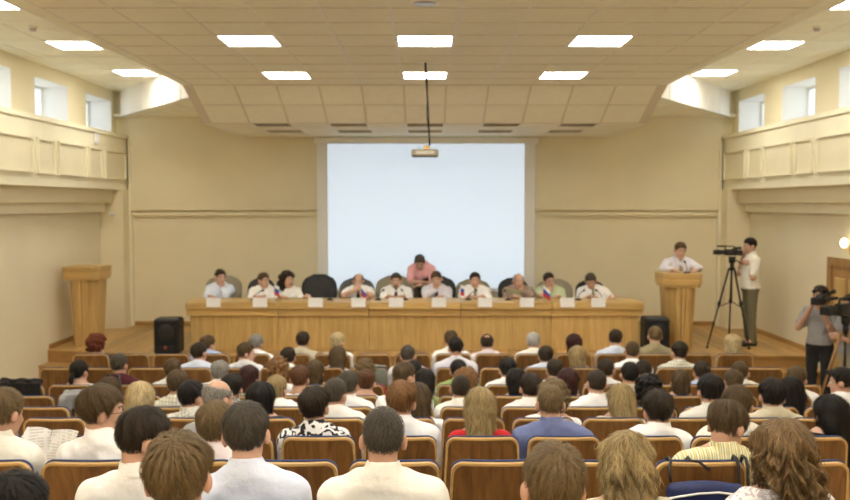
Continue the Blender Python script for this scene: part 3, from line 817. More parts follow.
# ------------------------------------------------------------------ figures: smooth signed-distance bodies meshed with surface nets
f32 = np.float32
class Field:
    def __init__(s, lo, hi, h):
        s.h = h; s.lo = np.array(lo, f32); n = np.ceil((np.array(hi) - np.array(lo)) / h).astype(int) + 1
        s.ax = [s.lo[i] + h * np.arange(n[i], dtype=f32) for i in range(3)]
        s.F = np.full(tuple(n), .25, f32)
    def sub(s, lo, hi):
        sl = []
        for i in range(3):
            a = int(max(0, math.floor((lo[i] - s.lo[i]) / s.h))); b = int(min(len(s.ax[i]), math.ceil((hi[i] - s.lo[i]) / s.h) + 1))
            if b <= a: return None, None
            sl.append(slice(a, b))
        X = s.ax[0][sl[0]][:, None, None]; Y = s.ax[1][sl[1]][None, :, None]; Z = s.ax[2][sl[2]][None, None, :]
        return tuple(sl), (X, Y, Z)
    def merge(s, sl, d, k, op):
        F = s.F[sl]
        if op == 'sub': d = -d; hh = np.maximum(k - np.abs(F - d), 0) / k; s.F[sl] = np.maximum(F, d) + hh * hh * k * .25
        else: hh = np.maximum(k - np.abs(F - d), 0) / k; s.F[sl] = np.minimum(F, d) - hh * hh * k * .25
    def cap(s, a, b, ra, rb, k=.02, op='add'):
        a = np.array(a, f32); b = np.array(b, f32); m = max(ra, rb) + max(k, .03) + 2 * s.h
        sl, P = s.sub(np.minimum(a, b) - m, np.maximum(a, b) + m)
        if sl is None: return
        ab = b - a; L2 = float(ab @ ab) + 1e-9
        t = np.clip(((P[0] - a[0]) * ab[0] + (P[1] - a[1]) * ab[1] + (P[2] - a[2]) * ab[2]) / L2, 0, 1)
        d = np.sqrt((P[0] - a[0] - t * ab[0]) ** 2 + (P[1] - a[1] - t * ab[1]) ** 2 + (P[2] - a[2] - t * ab[2]) ** 2) - (ra + t * (rb - ra))
        s.merge(sl, d, k, op)
    def ell(s, c, r, k=.02, R=None, op='add'):
        c = np.array(c, f32); r = np.array(r, f32); m = float(r.max()) + max(k, .03) + 2 * s.h
        sl, P = s.sub(c - m, c + m)
        if sl is None: return
        q = [P[0] - c[0], P[1] - c[1], P[2] - c[2]]
        if R is not None: q = [R[0, i] * q[0] + R[1, i] * q[1] + R[2, i] * q[2] for i in range(3)]
        k0 = np.sqrt((q[0] / r[0]) ** 2 + (q[1] / r[1]) ** 2 + (q[2] / r[2]) ** 2)
        k1 = np.sqrt((q[0] / r[0] ** 2) ** 2 + (q[1] / r[1] ** 2) ** 2 + (q[2] / r[2] ** 2) ** 2) + 1e-6
        s.merge(sl, k0 * (k0 - 1) / k1, k, op)
    def rbox(s, c, hs, r, k=.02, R=None):
        c = np.array(c, f32); m = float(np.linalg.norm(hs)) + r + .04
        sl, P = s.sub(c - m, c + m)
        if sl is None: return
        q = [P[0] - c[0], P[1] - c[1], P[2] - c[2]]
        if R is not None: q = [R[0, i] * q[0] + R[1, i] * q[1] + R[2, i] * q[2] for i in range(3)]
        q = [np.abs(q[i]) - (hs[i] - r) for i in range(3)]
        d = np.sqrt(np.maximum(q[0], 0) ** 2 + np.maximum(q[1], 0) ** 2 + np.maximum(q[2], 0) ** 2) + np.minimum(np.maximum(np.maximum(q[0], q[1]), q[2]), 0) - r
        s.merge(sl, d, k, 'add')
    def cut(s, p, n, k=.006):
        n = np.array(n, f32); n = n / np.linalg.norm(n)
        d = (s.ax[0][:, None, None] - p[0]) * n[0] + (s.ax[1][None, :, None] - p[1]) * n[1] + (s.ax[2][None, None, :] - p[2]) * n[2]
        hh = np.maximum(k - np.abs(s.F - d), 0) / k
        s.F = np.maximum(s.F, d) + hh * hh * k * .25
    def grid(s): return s.ax[0][:, None, None], s.ax[1][None, :, None], s.ax[2][None, None, :]

def nets(F, lo, h):
    s = F < 0
    # keep the border outside so the surface closes
    s[0], s[-1], s[:, 0], s[:, -1], s[:, :, 0], s[:, :, -1] = (False,) * 6
    c = np.zeros(tuple(np.array(F.shape) - 1), np.int8)
    offs = [(i, j, k) for i in (0, 1) for j in (0, 1) for k in (0, 1)]
    n0, n1, n2 = c.shape
    for i, j, k in offs: c += s[i:i + n0, j:j + n1, k:k + n2]
    act = (c > 0) & (c < 8)
    I = np.argwhere(act)
    ids = np.full(c.shape, -1, np.int32); ids[act] = np.arange(len(I))
    V = {o: F[I[:, 0] + o[0], I[:, 1] + o[1], I[:, 2] + o[2]] for o in offs}
    S = {o: s[I[:, 0] + o[0], I[:, 1] + o[1], I[:, 2] + o[2]] for o in offs}
    pos = np.zeros((len(I), 3), f32); cnt = np.zeros(len(I), f32)
    for a in offs:
        for d in range(3):
            if a[d]: continue
            b = list(a); b[d] = 1; b = tuple(b)
            m = S[a] != S[b]
            den = V[a] - V[b]; t = np.where(np.abs(den) > 1e-9, V[a] / np.where(np.abs(den) > 1e-9, den, 1), .5); t = np.clip(t, 0, 1)
            for q in range(3):
                pos[:, q] += m * (a[q] + (t if q == d else 0))
            cnt += m
    pos /= np.maximum(cnt, 1)[:, None]
    verts = np.array(lo, f32) + h * (I + pos)
    quads = []
    for d in range(3):
        sa = [slice(None)] * 3; sb = [slice(None)] * 3; sa[d] = slice(0, -1); sb[d] = slice(1, None)
        A = s[tuple(sa)]; B = s[tuple(sb)]
        E = np.argwhere(A != B)
        u, v = (d + 1) % 3, (d + 2) % 3
        ok = (E[:, u] > 0) & (E[:, v] > 0) & (E[:, u] < F.shape[u] - 1) & (E[:, v] < F.shape[v] - 1)
        E = E[ok]
        if not len(E): continue
        fl = A[E[:, 0], E[:, 1], E[:, 2]]
        def cid(du, dv):
            e = E.copy(); e[:, u] -= du; e[:, v] -= dv
            return ids[e[:, 0], e[:, 1], e[:, 2]]
        q = np.stack([cid(1, 1), cid(0, 1), cid(0, 0), cid(1, 0)], 1)
        q[~fl] = q[~fl][:, ::-1]
        quads.append(q)
    return verts, np.concatenate(quads) if quads else np.zeros((0, 4), int)

def np_mesh(name, verts, quads, attrs=None, extra=None):
    """extra: optional (verts, quads) of loose strands appended"""
    me = bpy.data.meshes.new(name)
    if extra is not None:
        quads = np.concatenate([quads, extra[1] + len(verts)]); verts = np.concatenate([verts, extra[0]])
    me.vertices.add(len(verts)); me.vertices.foreach_set('co', np.ascontiguousarray(verts, f32).ravel())
    me.loops.add(quads.size); me.loops.foreach_set('vertex_index', quads.astype(np.int32).ravel())
    me.polygons.add(len(quads)); me.polygons.foreach_set('loop_start', np.arange(0, quads.size, 4, dtype=np.int32))
    me.polygons.foreach_set('use_smooth', np.ones(len(quads), bool))
    for k, (typ, arr) in (attrs or {}).items():
        at_ = me.attributes.new(k, typ, 'POINT')
        at_.data.foreach_set('vector' if typ == 'FLOAT_VECTOR' else 'color', np.ascontiguousarray(arr, f32).ravel())
    me.update(calc_edges=True); me.validate()
    return me

def rotm(yaw, pitch, roll):
    """head rotation; yaw>0 turns to the figure's left, pitch>0 nods down, roll>0 tilts to its right"""
    e = Euler((-math.radians(pitch), math.radians(roll), 0), 'XYZ').to_matrix()
    z = Matrix.Rotation(math.radians(yaw), 3, 'Z')
    return np.array(z @ e, f32)

def V3(*a): return np.array(a, f32)

def wob(X, Y, Z, seed, fr, n=6):
    """cheap smooth noise from random plane waves"""
    rg = np.random.RandomState(seed); o = 0
    for i in range(n):
        d = rg.normal(size=3); d = d / np.linalg.norm(d) * fr * rg.uniform(.6, 1.5)
        o = o + np.sin(X * d[0] + Y * d[1] + Z * d[2] + rg.uniform(0, 6.3))
    return o / n

def seated(s=1.0, dx=0.0, dy=0.0, yaw=0, pitch=8, roll=0, fem=False, arms='lap', wide=1.0):
    """joint positions; y=0 is the chair-back plane, faces +y; s scales sitting height; dx, dy lean the head"""
    sh = (.150 if fem else .170) * wide
    def z(v): return .45 + (v - .45) * s
    def lean(v): t = max(0, (v - .55) / .6); return V3(dx * t, dy * t ** 1.2, 0)
    P = lambda x, y, zz: V3(x, y, z(zz)) + lean(zz)
    J = dict(fem=fem, wide=wide, pelvis=P(0, .26, .56), belly=P(0, .25, .69), chest=P(0, .225, .85), neck=P(0, .205, 1.00), head=P(0, .245, 1.16),
             R=rotm(yaw, pitch, roll), seated=True)
    for sg, n in ((-1, 'L'), (1, 'R')):
        J['sh' + n] = P(sg * sh, .215, .918)
        if arms == 'lap':
            J['el' + n] = P(sg * (sh + .022), .23, .68); J['wr' + n] = V3(sg * .10, .46, z(.60)); J['hd' + n] = (V3(-sg * .5, .8, -.3), V3(0, -.2, -1))
        elif arms == 'fwd':      # elbows lifted in front of the body
            J['el' + n] = P(sg * (sh + .06), .34, .70); J['wr' + n] = P(sg * .10, .54, .80); J['hd' + n] = (V3(-sg * .6, .5, .5), V3(-sg * .6, -.6, -.2))
        J['hip' + n] = V3(sg * .09, .28, .535); J['kn' + n] = V3(sg * .10, .66, .525); J['an' + n] = V3(sg * .10, .70, .09); J['to' + n] = V3(sg * .115, .86, .045)
    return J

def torso_prims(fd, J, g, wr_seed=None):
    fem, w = J['fem'], J['wide']
    k = .06
    dz = J['neck'][2] - J['pelvis'][2]
    fd.ell(J['pelvis'], V3(.172 * w + g, .135 * w + g, .13 + g), k)
    fd.ell(J['belly'], V3((.145 if fem else .155) * w + g, .118 * w + g, .16 + g), k)
    fd.ell(J['chest'] + V3(0, .004, 0), V3((.145 if fem else .168) * w + g, .112 + g, .19 + g), k)
    if fem:
        for sg in (-1, 1): fd.ell(J['chest'] + V3(sg * .07, .085, -.02), V3(.06 + g, .055 + g, .06 + g), .03)
    for n in 'LR':
        fd.cap(J['neck'] + V3(0, -.005, .005), J['sh' + n] + V3(0, 0, .004), .050 + g * .8, .046 + g, .05)

def body_mesh(J, look, h):
    pts = np.array([J[k] for k in J if k[:2] in ('pe', 'ne', 'he', 'sh', 'el', 'wr', 'hi', 'kn', 'an', 'to')])
    lo = pts.min(0) - .24; hi = pts.max(0) + .26; lo[2] = max(lo[2], -.06)
    fd = Field(lo, hi, h)
    fem = J['fem']
    torso_prims(fd, J, -.002)
    ar = .88 if fem else 1.0
    for n in 'LR':
        fd.cap(J['sh' + n], J['el' + n], .056 * ar, .041 * ar, .04)
        fd.cap(J['el' + n], J['wr' + n], .042 * ar, .027 * ar, .02)
        fd.cap(J['hip' + n], J['kn' + n], .082, .056, .04)
        fd.cap(J['kn' + n], J['an' + n], .056, .034, .03)
        fd.cap(J['an' + n], J['to' + n], .036, .026, .03)
        # hand: palm and five fingers
        d, nr = J['hd' + n]; d = d / np.linalg.norm(d); nr = nr - d * (nr @ d); nr = nr / np.linalg.norm(nr)
        sgn = 1 if n == 'R' else -1
        b = np.cross(d, nr) * sgn                       # towards the thumb
        w = J['wr' + n]; curl = J.get('curl' + n, .6)
        for i, o in enumerate((.030, .010, -.010, -.029)):
            kn = w + d * (.082 - .006 * abs(i - 1)) + b * o
            fd.cap(w + d * .012 + b * o * .5, kn, .019, .0125, .012)
            ln = (.90, 1.0, .94, .76)[i]
            a1 = curl * .7; d1 = d * math.cos(a1) + nr * math.sin(a1); k1 = kn + d1 * .042 * ln
            a2 = curl * 1.7; d2 = d * math.cos(a2) + nr * math.sin(a2); k2 = k1 + d2 * .026 * ln
            a3 = curl * 2.4; d3 = d * math.cos(a3) + nr * math.sin(a3)
            fd.cap(kn, k1, .0098, .0090, .006); fd.cap(k1, k2, .0090, .0082, .006); fd.cap(k2, k2 + d3 * .020 * ln, .0082, .0072, .006)
        t0 = w + d * .022 + b * .022; t1 = t0 + b * .028 + d * .034 + nr * .014; t2 = t1 + d * .030 + nr * .012 - b * .004
        fd.cap(t0, t1, .0155, .0110, .012); fd.cap(t1, t2, .0110, .0088, .006)
    # neck and head
    R = J['R']; C = J['head']
    H = lambda x, y, z_: C + R @ V3(x, y, z_)
    nr_ = .047 if fem else .055
    fd.cap(J['neck'] + V3(0, 0, -.03), H(0, -.022, -.055), nr_ * 1.06, nr_, .035)
    fd.ell(H(0, -.012, .025), V3(.074, .094, .092), .02, R)
    fd.ell(H(0, .028, -.035), V3(.060, .066, .082), .03, R)
    fd.ell(H(0, .034, -.076), V3(.047, .050, .042), .03, R)
    fd.ell(H(0, .076, -.100), V3(.020, .016, .016), .02, R)
    fd.cap(H(-.03, .080, .022), H(.03, .080, .022), .013, .013, .02)
    fd.cap(H(0, .088, .010), H(0, .112, -.030), .009, .0145, .012)
    for sg in (-1, 1):
        fd.ell(H(sg * .031, .100, .004), V3(.014, .012, .010), .012, R, 'sub')
        fd.ell(H(sg * .031, .080, .004), V3(.013, .012, .011), .004, R)
        fd.ell(H(sg * .085, -.008, -.014), V3(.016, .025, .035), .008, R)
        fd.ell(H(sg * .040, .070, -.035), V3(.022, .018, .020), .02, R)
    fd.cap(H(-.019, .088, -.060), H(.019, .088, -.060), .0075, .0075, .006)
    fd.cap(H(-.017, .087, -.071), H(.017, .087, -.071), .0075, .0075, .006)
    v, q = nets(fd.F, fd.lo, fd.h)
    # natural colours: lips, eyes, brows, stubble
    sk = np.array(look.get('skin', (.60, .36, .25)), f32)
    L = (v - C) @ R
    col = np.tile(np.append(sk, 1).astype(f32), (len(v), 1))
    nz = wob(v[:, 0], v[:, 1], v[:, 2], 3, 60)
    col[:, :3] *= (1 + .05 * nz)[:, None]
    def paint(c, r, cc):
        d = np.sqrt((((L - np.array(c, f32)) / np.array(r, f32)) ** 2).sum(1)); m = np.clip((1.15 - d) / .3, 0, 1)[:, None]
        col[:, :3] = col[:, :3] * (1 - m) + np.array(cc, f32) * m
    paint((0, .09, -.066), (.022, .03, .013), sk * V3(.80, .52, .50))
    hc = np.array(look.get('brow', (.06, .04, .025)), f32)
    for sg in (-1, 1):
        paint((sg * .031, .092, .004), (.013, .02, .008), (.70, .68, .64)); paint((sg * .031, .094, .004), (.006, .02, .007), (.03, .02, .015))
        paint((sg * .033, .092, .027), (.021, .02, .005), hc)
        paint((sg * .085, -.006, -.014), (.014, .024, .034), sk * V3(1.02, .86, .82))
    if look.get('beard') is not None:
        bc = look['beard']
        paint((0, .07, -.098), (.05, .06, .034), bc); paint((0, .10, -.048), (.03, .03, .008), bc)
    return np_mesh('person', v, q, {'Col': ('FLOAT_COLOR', col)})

def shirt_mesh(J, look, h, seed):
    pts = np.array([J[k] for k in J if k[:2] in ('pe', 'ne', 'sh', 'el', 'wr')])
    fd = Field(pts.min(0) - .22, pts.max(0) + .16, h)
    g = look.get('ease', .014)
    torso_prims(fd, J, g)
    ar = .88 if J['fem'] else 1.0
    for n in 'LR':
        sl = look.get('sleeve', 'short')
        S, E, W = J['sh' + n], J['el' + n], J['wr' + n]
        if sl == 'long':
            fd.cap(S, E, .062 * ar + g, .050 * ar + g * .8, .04); fd.cap(E, W + (E - W) * .08, .050 * ar + g * .8, .036 * ar + g * .5, .02)
        elif sl == 'short':
            M_ = S + (E - S) * .72
            fd.cap(S, M_, .062 * ar + g, .055 * ar + g * 1.2, .04)
        else:
            fd.cap(S, S + (E - S) * .08, .050 * ar + g, .048 * ar + g, .04)
    X, Y, Z = fd.grid()
    fd.F = fd.F + .016 * (np.abs(wob(X, Y * .6, Z * .6, seed, 34)) - .22) + .010 * (np.abs(wob(X * .8, Y, Z, seed + 7, 62)) - .22)
    nk = J['neck']; ax = (J['head'] + J['R'] @ V3(0, -.022, -.055)) - nk; ax = ax / np.linalg.norm(ax)
    up = V3(max(-.25, min(.25, ax[0] * .5)), .22, 1.0); up /= np.linalg.norm(up)
    if look.get('collar', True):
        fd.cut(nk + V3(0, 0, .048), up)
        q = (X - nk[0], Y - nk[1], Z - nk[2])
        hgt = q[0] * ax[0] + q[1] * ax[1] + q[2] * ax[2]
        rad = np.sqrt(np.maximum(q[0] ** 2 + q[1] ** 2 + q[2] ** 2 - hgt ** 2, 1e-9))
        tilt = q[0] * up[0] + q[1] * up[1] + q[2] * up[2]
        rc = (.056 if J['fem'] else .064)
        d = np.maximum(rad - (rc + .36 * np.maximum(.080 - hgt, 0)), np.abs(tilt - .044) - .028)
        k = .01; hh = np.maximum(k - np.abs(fd.F - d), 0) / k
        fd.F = np.minimum(fd.F, d) - hh * hh * k * .25
    else:
        fd.cut(nk + V3(0, 0, .012), up)
    fd.cut(J['pelvis'] + V3(0, 0, -.02), (0, 0, -1))
    v, q = nets(fd.F, fd.lo, fd.h)
    return np_mesh('shirt', v, q)

def trouser_mesh(J, h):
    pts = np.array([J[k] for k in J if k[:2] in ('pe', 'hi', 'kn', 'an')])
    fd = Field(pts.min(0) - .22, pts.max(0) + .22, h)
    w = J['wide']
    fd.ell(J['pelvis'] + V3(0, 0, -.01), V3(.178 * w, .142 * w, .125), .05)
    for n in 'LR':
        fd.cap(J['hip' + n], J['kn' + n], .092, .070, .04); fd.cap(J['kn' + n], J['an' + n] + V3(0, 0, -.02), .070, .058, .03)
    X, Y, Z = fd.grid(); fd.F = fd.F + .005 * wob(X, Y, Z, 5, 45)
    fd.cut(J['pelvis'] + V3(0, 0, .07), (0, 0, 1)); 
    for_z = min(J['anL'][2], J['anR'][2]) - .05
    fd.cut(V3(0, 0, for_z), (0, 0, -1))
    v, q = nets(fd.F, fd.lo, fd.h)
    return np_mesh('trousers', v, q)

def shoe_mesh(J, n):
    a, t = J['an' + n], J['to' + n]; d = t - a; d[2] = 0; d = d / np.linalg.norm(d)
    g0 = V3(a[0], a[1], min(a[2], t[2] + .05))
    fd = Field(np.minimum(a, t) - .12, np.maximum(a, t) + .16, .010)
    base = t[2] - .012
    hl = V3(a[0], a[1], base) - d * .03
    fd.cap(hl, t + V3(0, 0, -.006), .040, .038, .02); fd.cap(t + V3(0, 0, -.006), V3(t[0], t[1], base) + d * .045, .038, .032, .02)
    fd.cap(hl + V3(0, 0, .03), a + V3(0, 0, .01), .042, .040, .02)
    fd.cut(V3(0, 0, t[2] - .043), (0, 0, -1))
    v, q = nets(fd.F, fd.lo, fd.h)
    return np_mesh('shoe', v, q)

# hair ---------------------------------------------------------------
def smin(a, b, k): hh = np.maximum(k - np.abs(a - b), 0) / k; return np.minimum(a, b) - hh * hh * k * .25
def smax(a, b, k): return -smin(-a, -b, k)
def ell_d(X, Y, Z, c, r):
    a, b, d = (X - c[0]), (Y - c[1]), (Z - c[2])
    k0 = np.sqrt((a / r[0]) ** 2 + (b / r[1]) ** 2 + (d / r[2]) ** 2); k1 = np.sqrt((a / r[0] ** 2) ** 2 + (b / r[1] ** 2) ** 2 + (d / r[2] ** 2) ** 2) + 1e-6
    return k0 * (k0 - 1) / k1
def cap_d(X, Y, Z, a, b, ra, rb):
    ab = [b[i] - a[i] for i in range(3)]; L2 = sum(q * q for q in ab) + 1e-9
    t = np.clip(((X - a[0]) * ab[0] + (Y - a[1]) * ab[1] + (Z - a[2]) * ab[2]) / L2, 0, 1)
    return np.sqrt((X - a[0] - t * ab[0]) ** 2 + (Y - a[1] - t * ab[1]) ** 2 + (Z - a[2] - t * ab[2]) ** 2) - (ra + t * (rb - ra))

def flow(P, longh):
    a = np.array((0, -.45, .89) if not longh else (0, -.12, .99), f32)
    u = np.array((1, 0, 0), f32); w = np.cross(a, u)
    q = P - np.array((0, -.012, .02), f32)
    z = q @ a; x = q @ u; y = q @ w; rho = np.sqrt(x * x + y * y) + 1e-6
    az = np.arctan2(y, x)
    pol = np.where(z > 0, np.arctan2(rho, z), np.pi / 2 - z / .1) if longh else np.arctan2(rho, z)
    return az, pol

def hair_mesh(J, style, h, seed, strands=0, length=.28, puff=0.0, wave=1.0):
    longh = style in ('long', 'bob', 'wavy', 'curly_long')
    zlo = -.20 if style not in ('long', 'pony', 'wavy') else -(length + .10)
    fd = Field((-.19, -.22, zlo), (.19, .17, .21), h)
    X, Y, Z = fd.grid()
    th = {'crop': .006, 'short': .013, 'full': .020, 'spot': .011, 'fringe': .009, 'bob': .026, 'long': .020, 'wavy': .034, 'curly': .034, 'updo': .013, 'pony': .012}[style] + puff
    skull = ell_d(X, Y, Z, (0, -.012, .025), (.074, .094, .092))
    top = np.clip((Z + .03) / .10, 0, 1)
    thick = th * ((.14 + 1.0 * top) if style in ('short', 'full', 'crop', 'spot', 'fringe') else (.65 + .45 * top)) + .004
    # hairline as a height that depends on y
    yy = [-.14, -.075, -.03, .012, .030, .052, .085, .13]
    if style in ('short', 'crop', 'full', 'spot', 'fringe'): zz = [-.085, -.078, -.050, -.035, .000, .052, .070, .075]
    elif style in ('updo', 'pony'): zz = [-.070, -.070, -.045, -.015, .010, .050, .072, .078]
    elif style == 'curly': zz = [-.10, -.10, -.085, -.06, .01, .058, .072, .078]
    elif style == 'bob': zz = [-.125, -.125, -.120, -.110, -.02, .060, .074, .08]
    else: zz = [-.17, -.17, -.16, -.14, -.03, .060, .074, .08]
    line = np.interp(Y, yy, zz)
    d = skull - thick
    if style in ('bob', 'long', 'wavy', 'curly'):
        # sides fall straight down past the skull
        e = {'bob': .096, 'wavy': .110, 'long': .088, 'curly': .098}[style] + puff
        d = smin(d, np.maximum(ell_d(X, Y, Z * .55, (0, -.022, -.035), (e, e + .008, .075)), -.22 - Z * 0 - 1), .03) if style != 'curly' else smin(d, ell_d(X, Y, Z, (0, -.03, -.015), (.105, .105, .10)), .03)
    if style in ('long', 'wavy'):
        lx = .088 if style == 'long' else .112
        tail = cap_d(X * (.62 if style == 'long' else .68), Y, Z, (0, -.075, -.02), (0, -.125, -length), .058, .046 if style == 'long' else .058)
        d = smin(d, tail, .03)
        line = np.minimum(line, np.where(Y < .0, -length - .03, line))
    fl_az, fl_pol = flow(np.stack(np.broadcast_arrays(X, Y, Z), -1), longh)
    cl = .35 + .65 * np.clip(fl_pol, 0, 1)
    amp = {'crop': .0018, 'short': .0060, 'full': .0085, 'spot': .004, 'fringe': .002, 'bob': .008, 'long': .008, 'wavy': .017, 'curly': .018, 'updo': .006, 'pony': .005}[style]
    if style in ('wavy', 'curly'):
        sx = 95 if style == 'curly' else 58
        n = wob(X, Y, Z, seed, sx) + .6 * wob(np.cos(fl_az) * 7, np.sin(fl_az) * 7, fl_pol * 2.0, seed + 1, 2.0)
    else:
        n = wob(np.cos(fl_az) * 9, np.sin(fl_az) * 9, fl_pol * .8, seed, 2.2) + .5 * wob(X, Y, Z, seed + 3, 70)
    if style == 'wavy':
        n = n + .75 * wave * np.sin(Z * 80 + 4.0 * np.sin(fl_az * 3 + seed) + 3.5 * np.sin(fl_az * 8 + 1) + 1.5 * np.sin(fl_az * 17)) * np.clip((.07 - Z) / .08, 0, 1)
    if style in ('short', 'full', 'crop', 'spot', 'fringe'): n = n * np.clip((Z + .075) / .07, .15, 1)
    d = d + amp * n * cl * 1.6
    # hairline cut with ragged edge; ears stay free in short cuts
    cutd = (line - Z) * .75 + .004 * wob(X, Y, Z, seed + 5, 90)
    d = smax(d, cutd, .012)
    if style in ('short', 'crop', 'full', 'spot', 'fringe', 'updo', 'pony'):
        for sg in (-1, 1): d = smax(d, -ell_d(X, Y, Z, (sg * .098, -.002, -.020), (.040, .033, .047)), .008)
    if style in ('bob', 'long', 'wavy', 'curly'):
        d = smax(d, -ell_d(X, Y, Z, (0, .115, -.055), (.068, .085, .125)), .012)
    if style == 'spot': d = smax(d, -ell_d(X, Y, Z, (0, -.062, .105), (.042, .042, .05)), .012)
    if style == 'fringe': d = smax(d, -ell_d(X, Y, Z, (0, .015, .120), (.095, .120, .085)), .012)
    if style == 'updo':
        d = smin(d, ell_d(X, Y, Z, (0, -.105, .055), (.048, .045, .05)) + .006 * n, .015)
    if style == 'pony':
        tl = cap_d(X, Y, Z, (0, -.105, .0), (.0, -.135, -.06), .022, .028); tl = np.minimum(tl, cap_d(X, Y, Z, (0, -.135, -.06), (.0, -.135, -length), .028, .014))
        d = smin(d, tl + .003 * n, .015)
    fd.F = np.ascontiguousarray(np.broadcast_to(d, fd.F.shape), f32)
    v, q = nets(fd.F, fd.lo, h)
    extra = None
    if strands and len(v):
        rg = np.random.RandomState(seed)
        # vertex normals from the field
        g = np.stack(np.gradient(fd.F, h), -1)
        def grad(p):
            i = np.clip(np.round((p - fd.lo) / h).astype(int), 0, np.array(fd.F.shape) - 1)
            n_ = g[i[:, 0], i[:, 1], i[:, 2]]; return n_ / (np.linalg.norm(n_, axis=1, keepdims=True) + 1e-6)
        p = v[rg.randint(0, len(v), strands)] + rg.normal(0, h * .4, (strands, 3)).astype(f32)
        axis = np.array((0, -.45, .89) if not longh else (0, -.12, .99), f32)
        ln = {'crop': .012, 'short': .026, 'full': .036, 'spot': .024, 'fringe': .015, 'bob': .07, 'long': .11, 'wavy': .065, 'curly': .035, 'updo': .03, 'pony': .05}[style]
        seg = 5; step = (ln / seg * rg.uniform(.6, 1.3, strands))[:, None].astype(f32)
        side = rg.normal(0, .32, strands)[:, None].astype(f32); ph = rg.uniform(0, 6.3, strands)[:, None].astype(f32)
        width = (rg.uniform(.5, 1.2, strands) * (.0021 if longh else .0017))[:, None].astype(f32)
        n_ = grad(p); p = p + n_ * .0015
        VV = []
        for k in range(seg + 1):
            n_ = grad(p)
            down = -axis if not longh else np.array((0, 0, -1), f32)
            tdir = down - n_ * (n_ @ down)[:, None]; tdir /= np.linalg.norm(tdir, axis=1, keepdims=True) + 1e-6
            bt = np.cross(n_, tdir)
            wv = side + (.95 * np.sin(ph + k * 1.5) if style in ('wavy', 'curly') else 0)
            tdir = tdir + bt * wv; tdir /= np.linalg.norm(tdir, axis=1, keepdims=True) + 1e-6
            wk = width * (1 - .8 * k / seg)
            VV.append(p - bt * wk + n_ * .0012); VV.append(p + bt * wk + n_ * .0012)
            if k < seg: p = p + tdir * step + n_ * (.0010 if style not in ('wavy', 'curly') else .0016)
        S = np.stack(VV, 1)                               # strands x 2(seg+1) x 3
        base = (np.arange(strands) * 2 * (seg + 1))[:, None]
        qs = np.concatenate([base + np.array([[2 * k, 2 * k + 1, 2 * k + 3, 2 * k + 2]]) for k in range(seg)])
        extra = (S.reshape(-1, 3), qs)
    allv = v if extra is None else np.concatenate([v, extra[0]])
    az, pol = flow(allv, longh)
    fv = np.stack([np.cos(az), np.sin(az), pol], 1)
    if extra is not None:                                 # each strand keeps one tone along its length
        m = 2 * (seg + 1); e0 = len(v)
        fe = fv[e0:].reshape(-1, m, 3); fe[:] = fe[:, :1]; fe[:, :, 2] += rg.uniform(0, 9, (strands, 1)); fv[e0:] = fe.reshape(-1, 3)
    wv_ = allv @ J['R'].T + J['head']
    return np_mesh('hair', wv_[:len(v)], q, {'flow': ('FLOAT_VECTOR', fv)}, None if extra is None else (wv_[len(v):], extra[1]))

HAIR = {}
def hair_mat(name, dark, light):
    m, nt, b = new_mat('hair_' + name)
    a = nt.nodes.new('ShaderNodeAttribute'); a.attribute_name = 'flow'
    mp = nt.nodes.new('ShaderNodeMapping'); mp.inputs['Scale'].default_value = (13, 13, 1.3)
    nt.links.new(a.outputs['Vector'], mp.inputs['Vector'])
    nz = nt.nodes.new('ShaderNodeTexNoise'); nz.inputs['Scale'].default_value = 1.0; nz.inputs['Detail'].default_value = 6; nz.inputs['Roughness'].default_value = .78
    nt.links.new(mp.outputs[0], nz.inputs['Vector'])
    cr = nt.nodes.new('ShaderNodeValToRGB'); cr.color_ramp.elements[0].position = .38; cr.color_ramp.elements[1].position = .64
    cr.color_ramp.elements[0].color = rgb(dark); cr.color_ramp.elements[1].color = rgb(light)
    nt.links.new(nz.outputs['Fac'], cr.inputs[0]); nt.links.new(cr.outputs[0], b.inputs['Base Color'])
    b.inputs['Roughness'].default_value = .52; b.inputs['Specular IOR Level'].default_value = .24
    bp = nt.nodes.new('ShaderNodeBump'); bp.inputs['Strength'].default_value = .8; bp.inputs['Distance'].default_value = .010
    nt.links.new(nz.outputs['Fac'], bp.inputs['Height']); nt.links.new(bp.outputs[0], b.inputs['Normal'])
    HAIR[name] = m
for nm, a, b_ in (('black', (.006, .005, .004), (.018, .013, .010)), ('dark', (.014, .009, .005), (.048, .031, .017)), ('brown', (.045, .028, .012), (.125, .080, .036)),
                ('lightbrown', (.085, .055, .022), (.215, .145, .065)), ('blond', (.17, .115, .045), (.46, .34, .155)), ('pale', (.36, .27, .13), (.72, .58, .32)),
                ('red', (.075, .016, .008), (.20, .050, .022)), ('auburn', (.055, .022, .010), (.150, .065, .026)), ('ginger', (.11, .05, .018), (.30, .15, .055)), ('wine', (.022, .007, .007), (.06, .018, .016)),
                ('grey', (.13, .12, .105), (.38, .36, .32)), ('darkgrey', (.030, .024, .017), (.100, .083, .060)), ('bronze', (.060, .034, .014), (.30, .19, .085)), ('silver', (.28, .27, .24), (.60, .58, .53))):
    hair_mat(nm, tuple(c * .62 for c in a), tuple(min(1, c * 1.25) for c in b_))

def skin_mat():
    m, nt, b = new_mat('skin')
    a = nt.nodes.new('ShaderNodeAttribute'); a.attribute_name = 'Col'
    nt.links.new(a.outputs['Color'], b.inputs['Base Color'])
    b.inputs['Roughness'].default_value = .5; b.inputs['Specular IOR Level'].default_value = .35
    return m
M['skin'] = skin_mat()

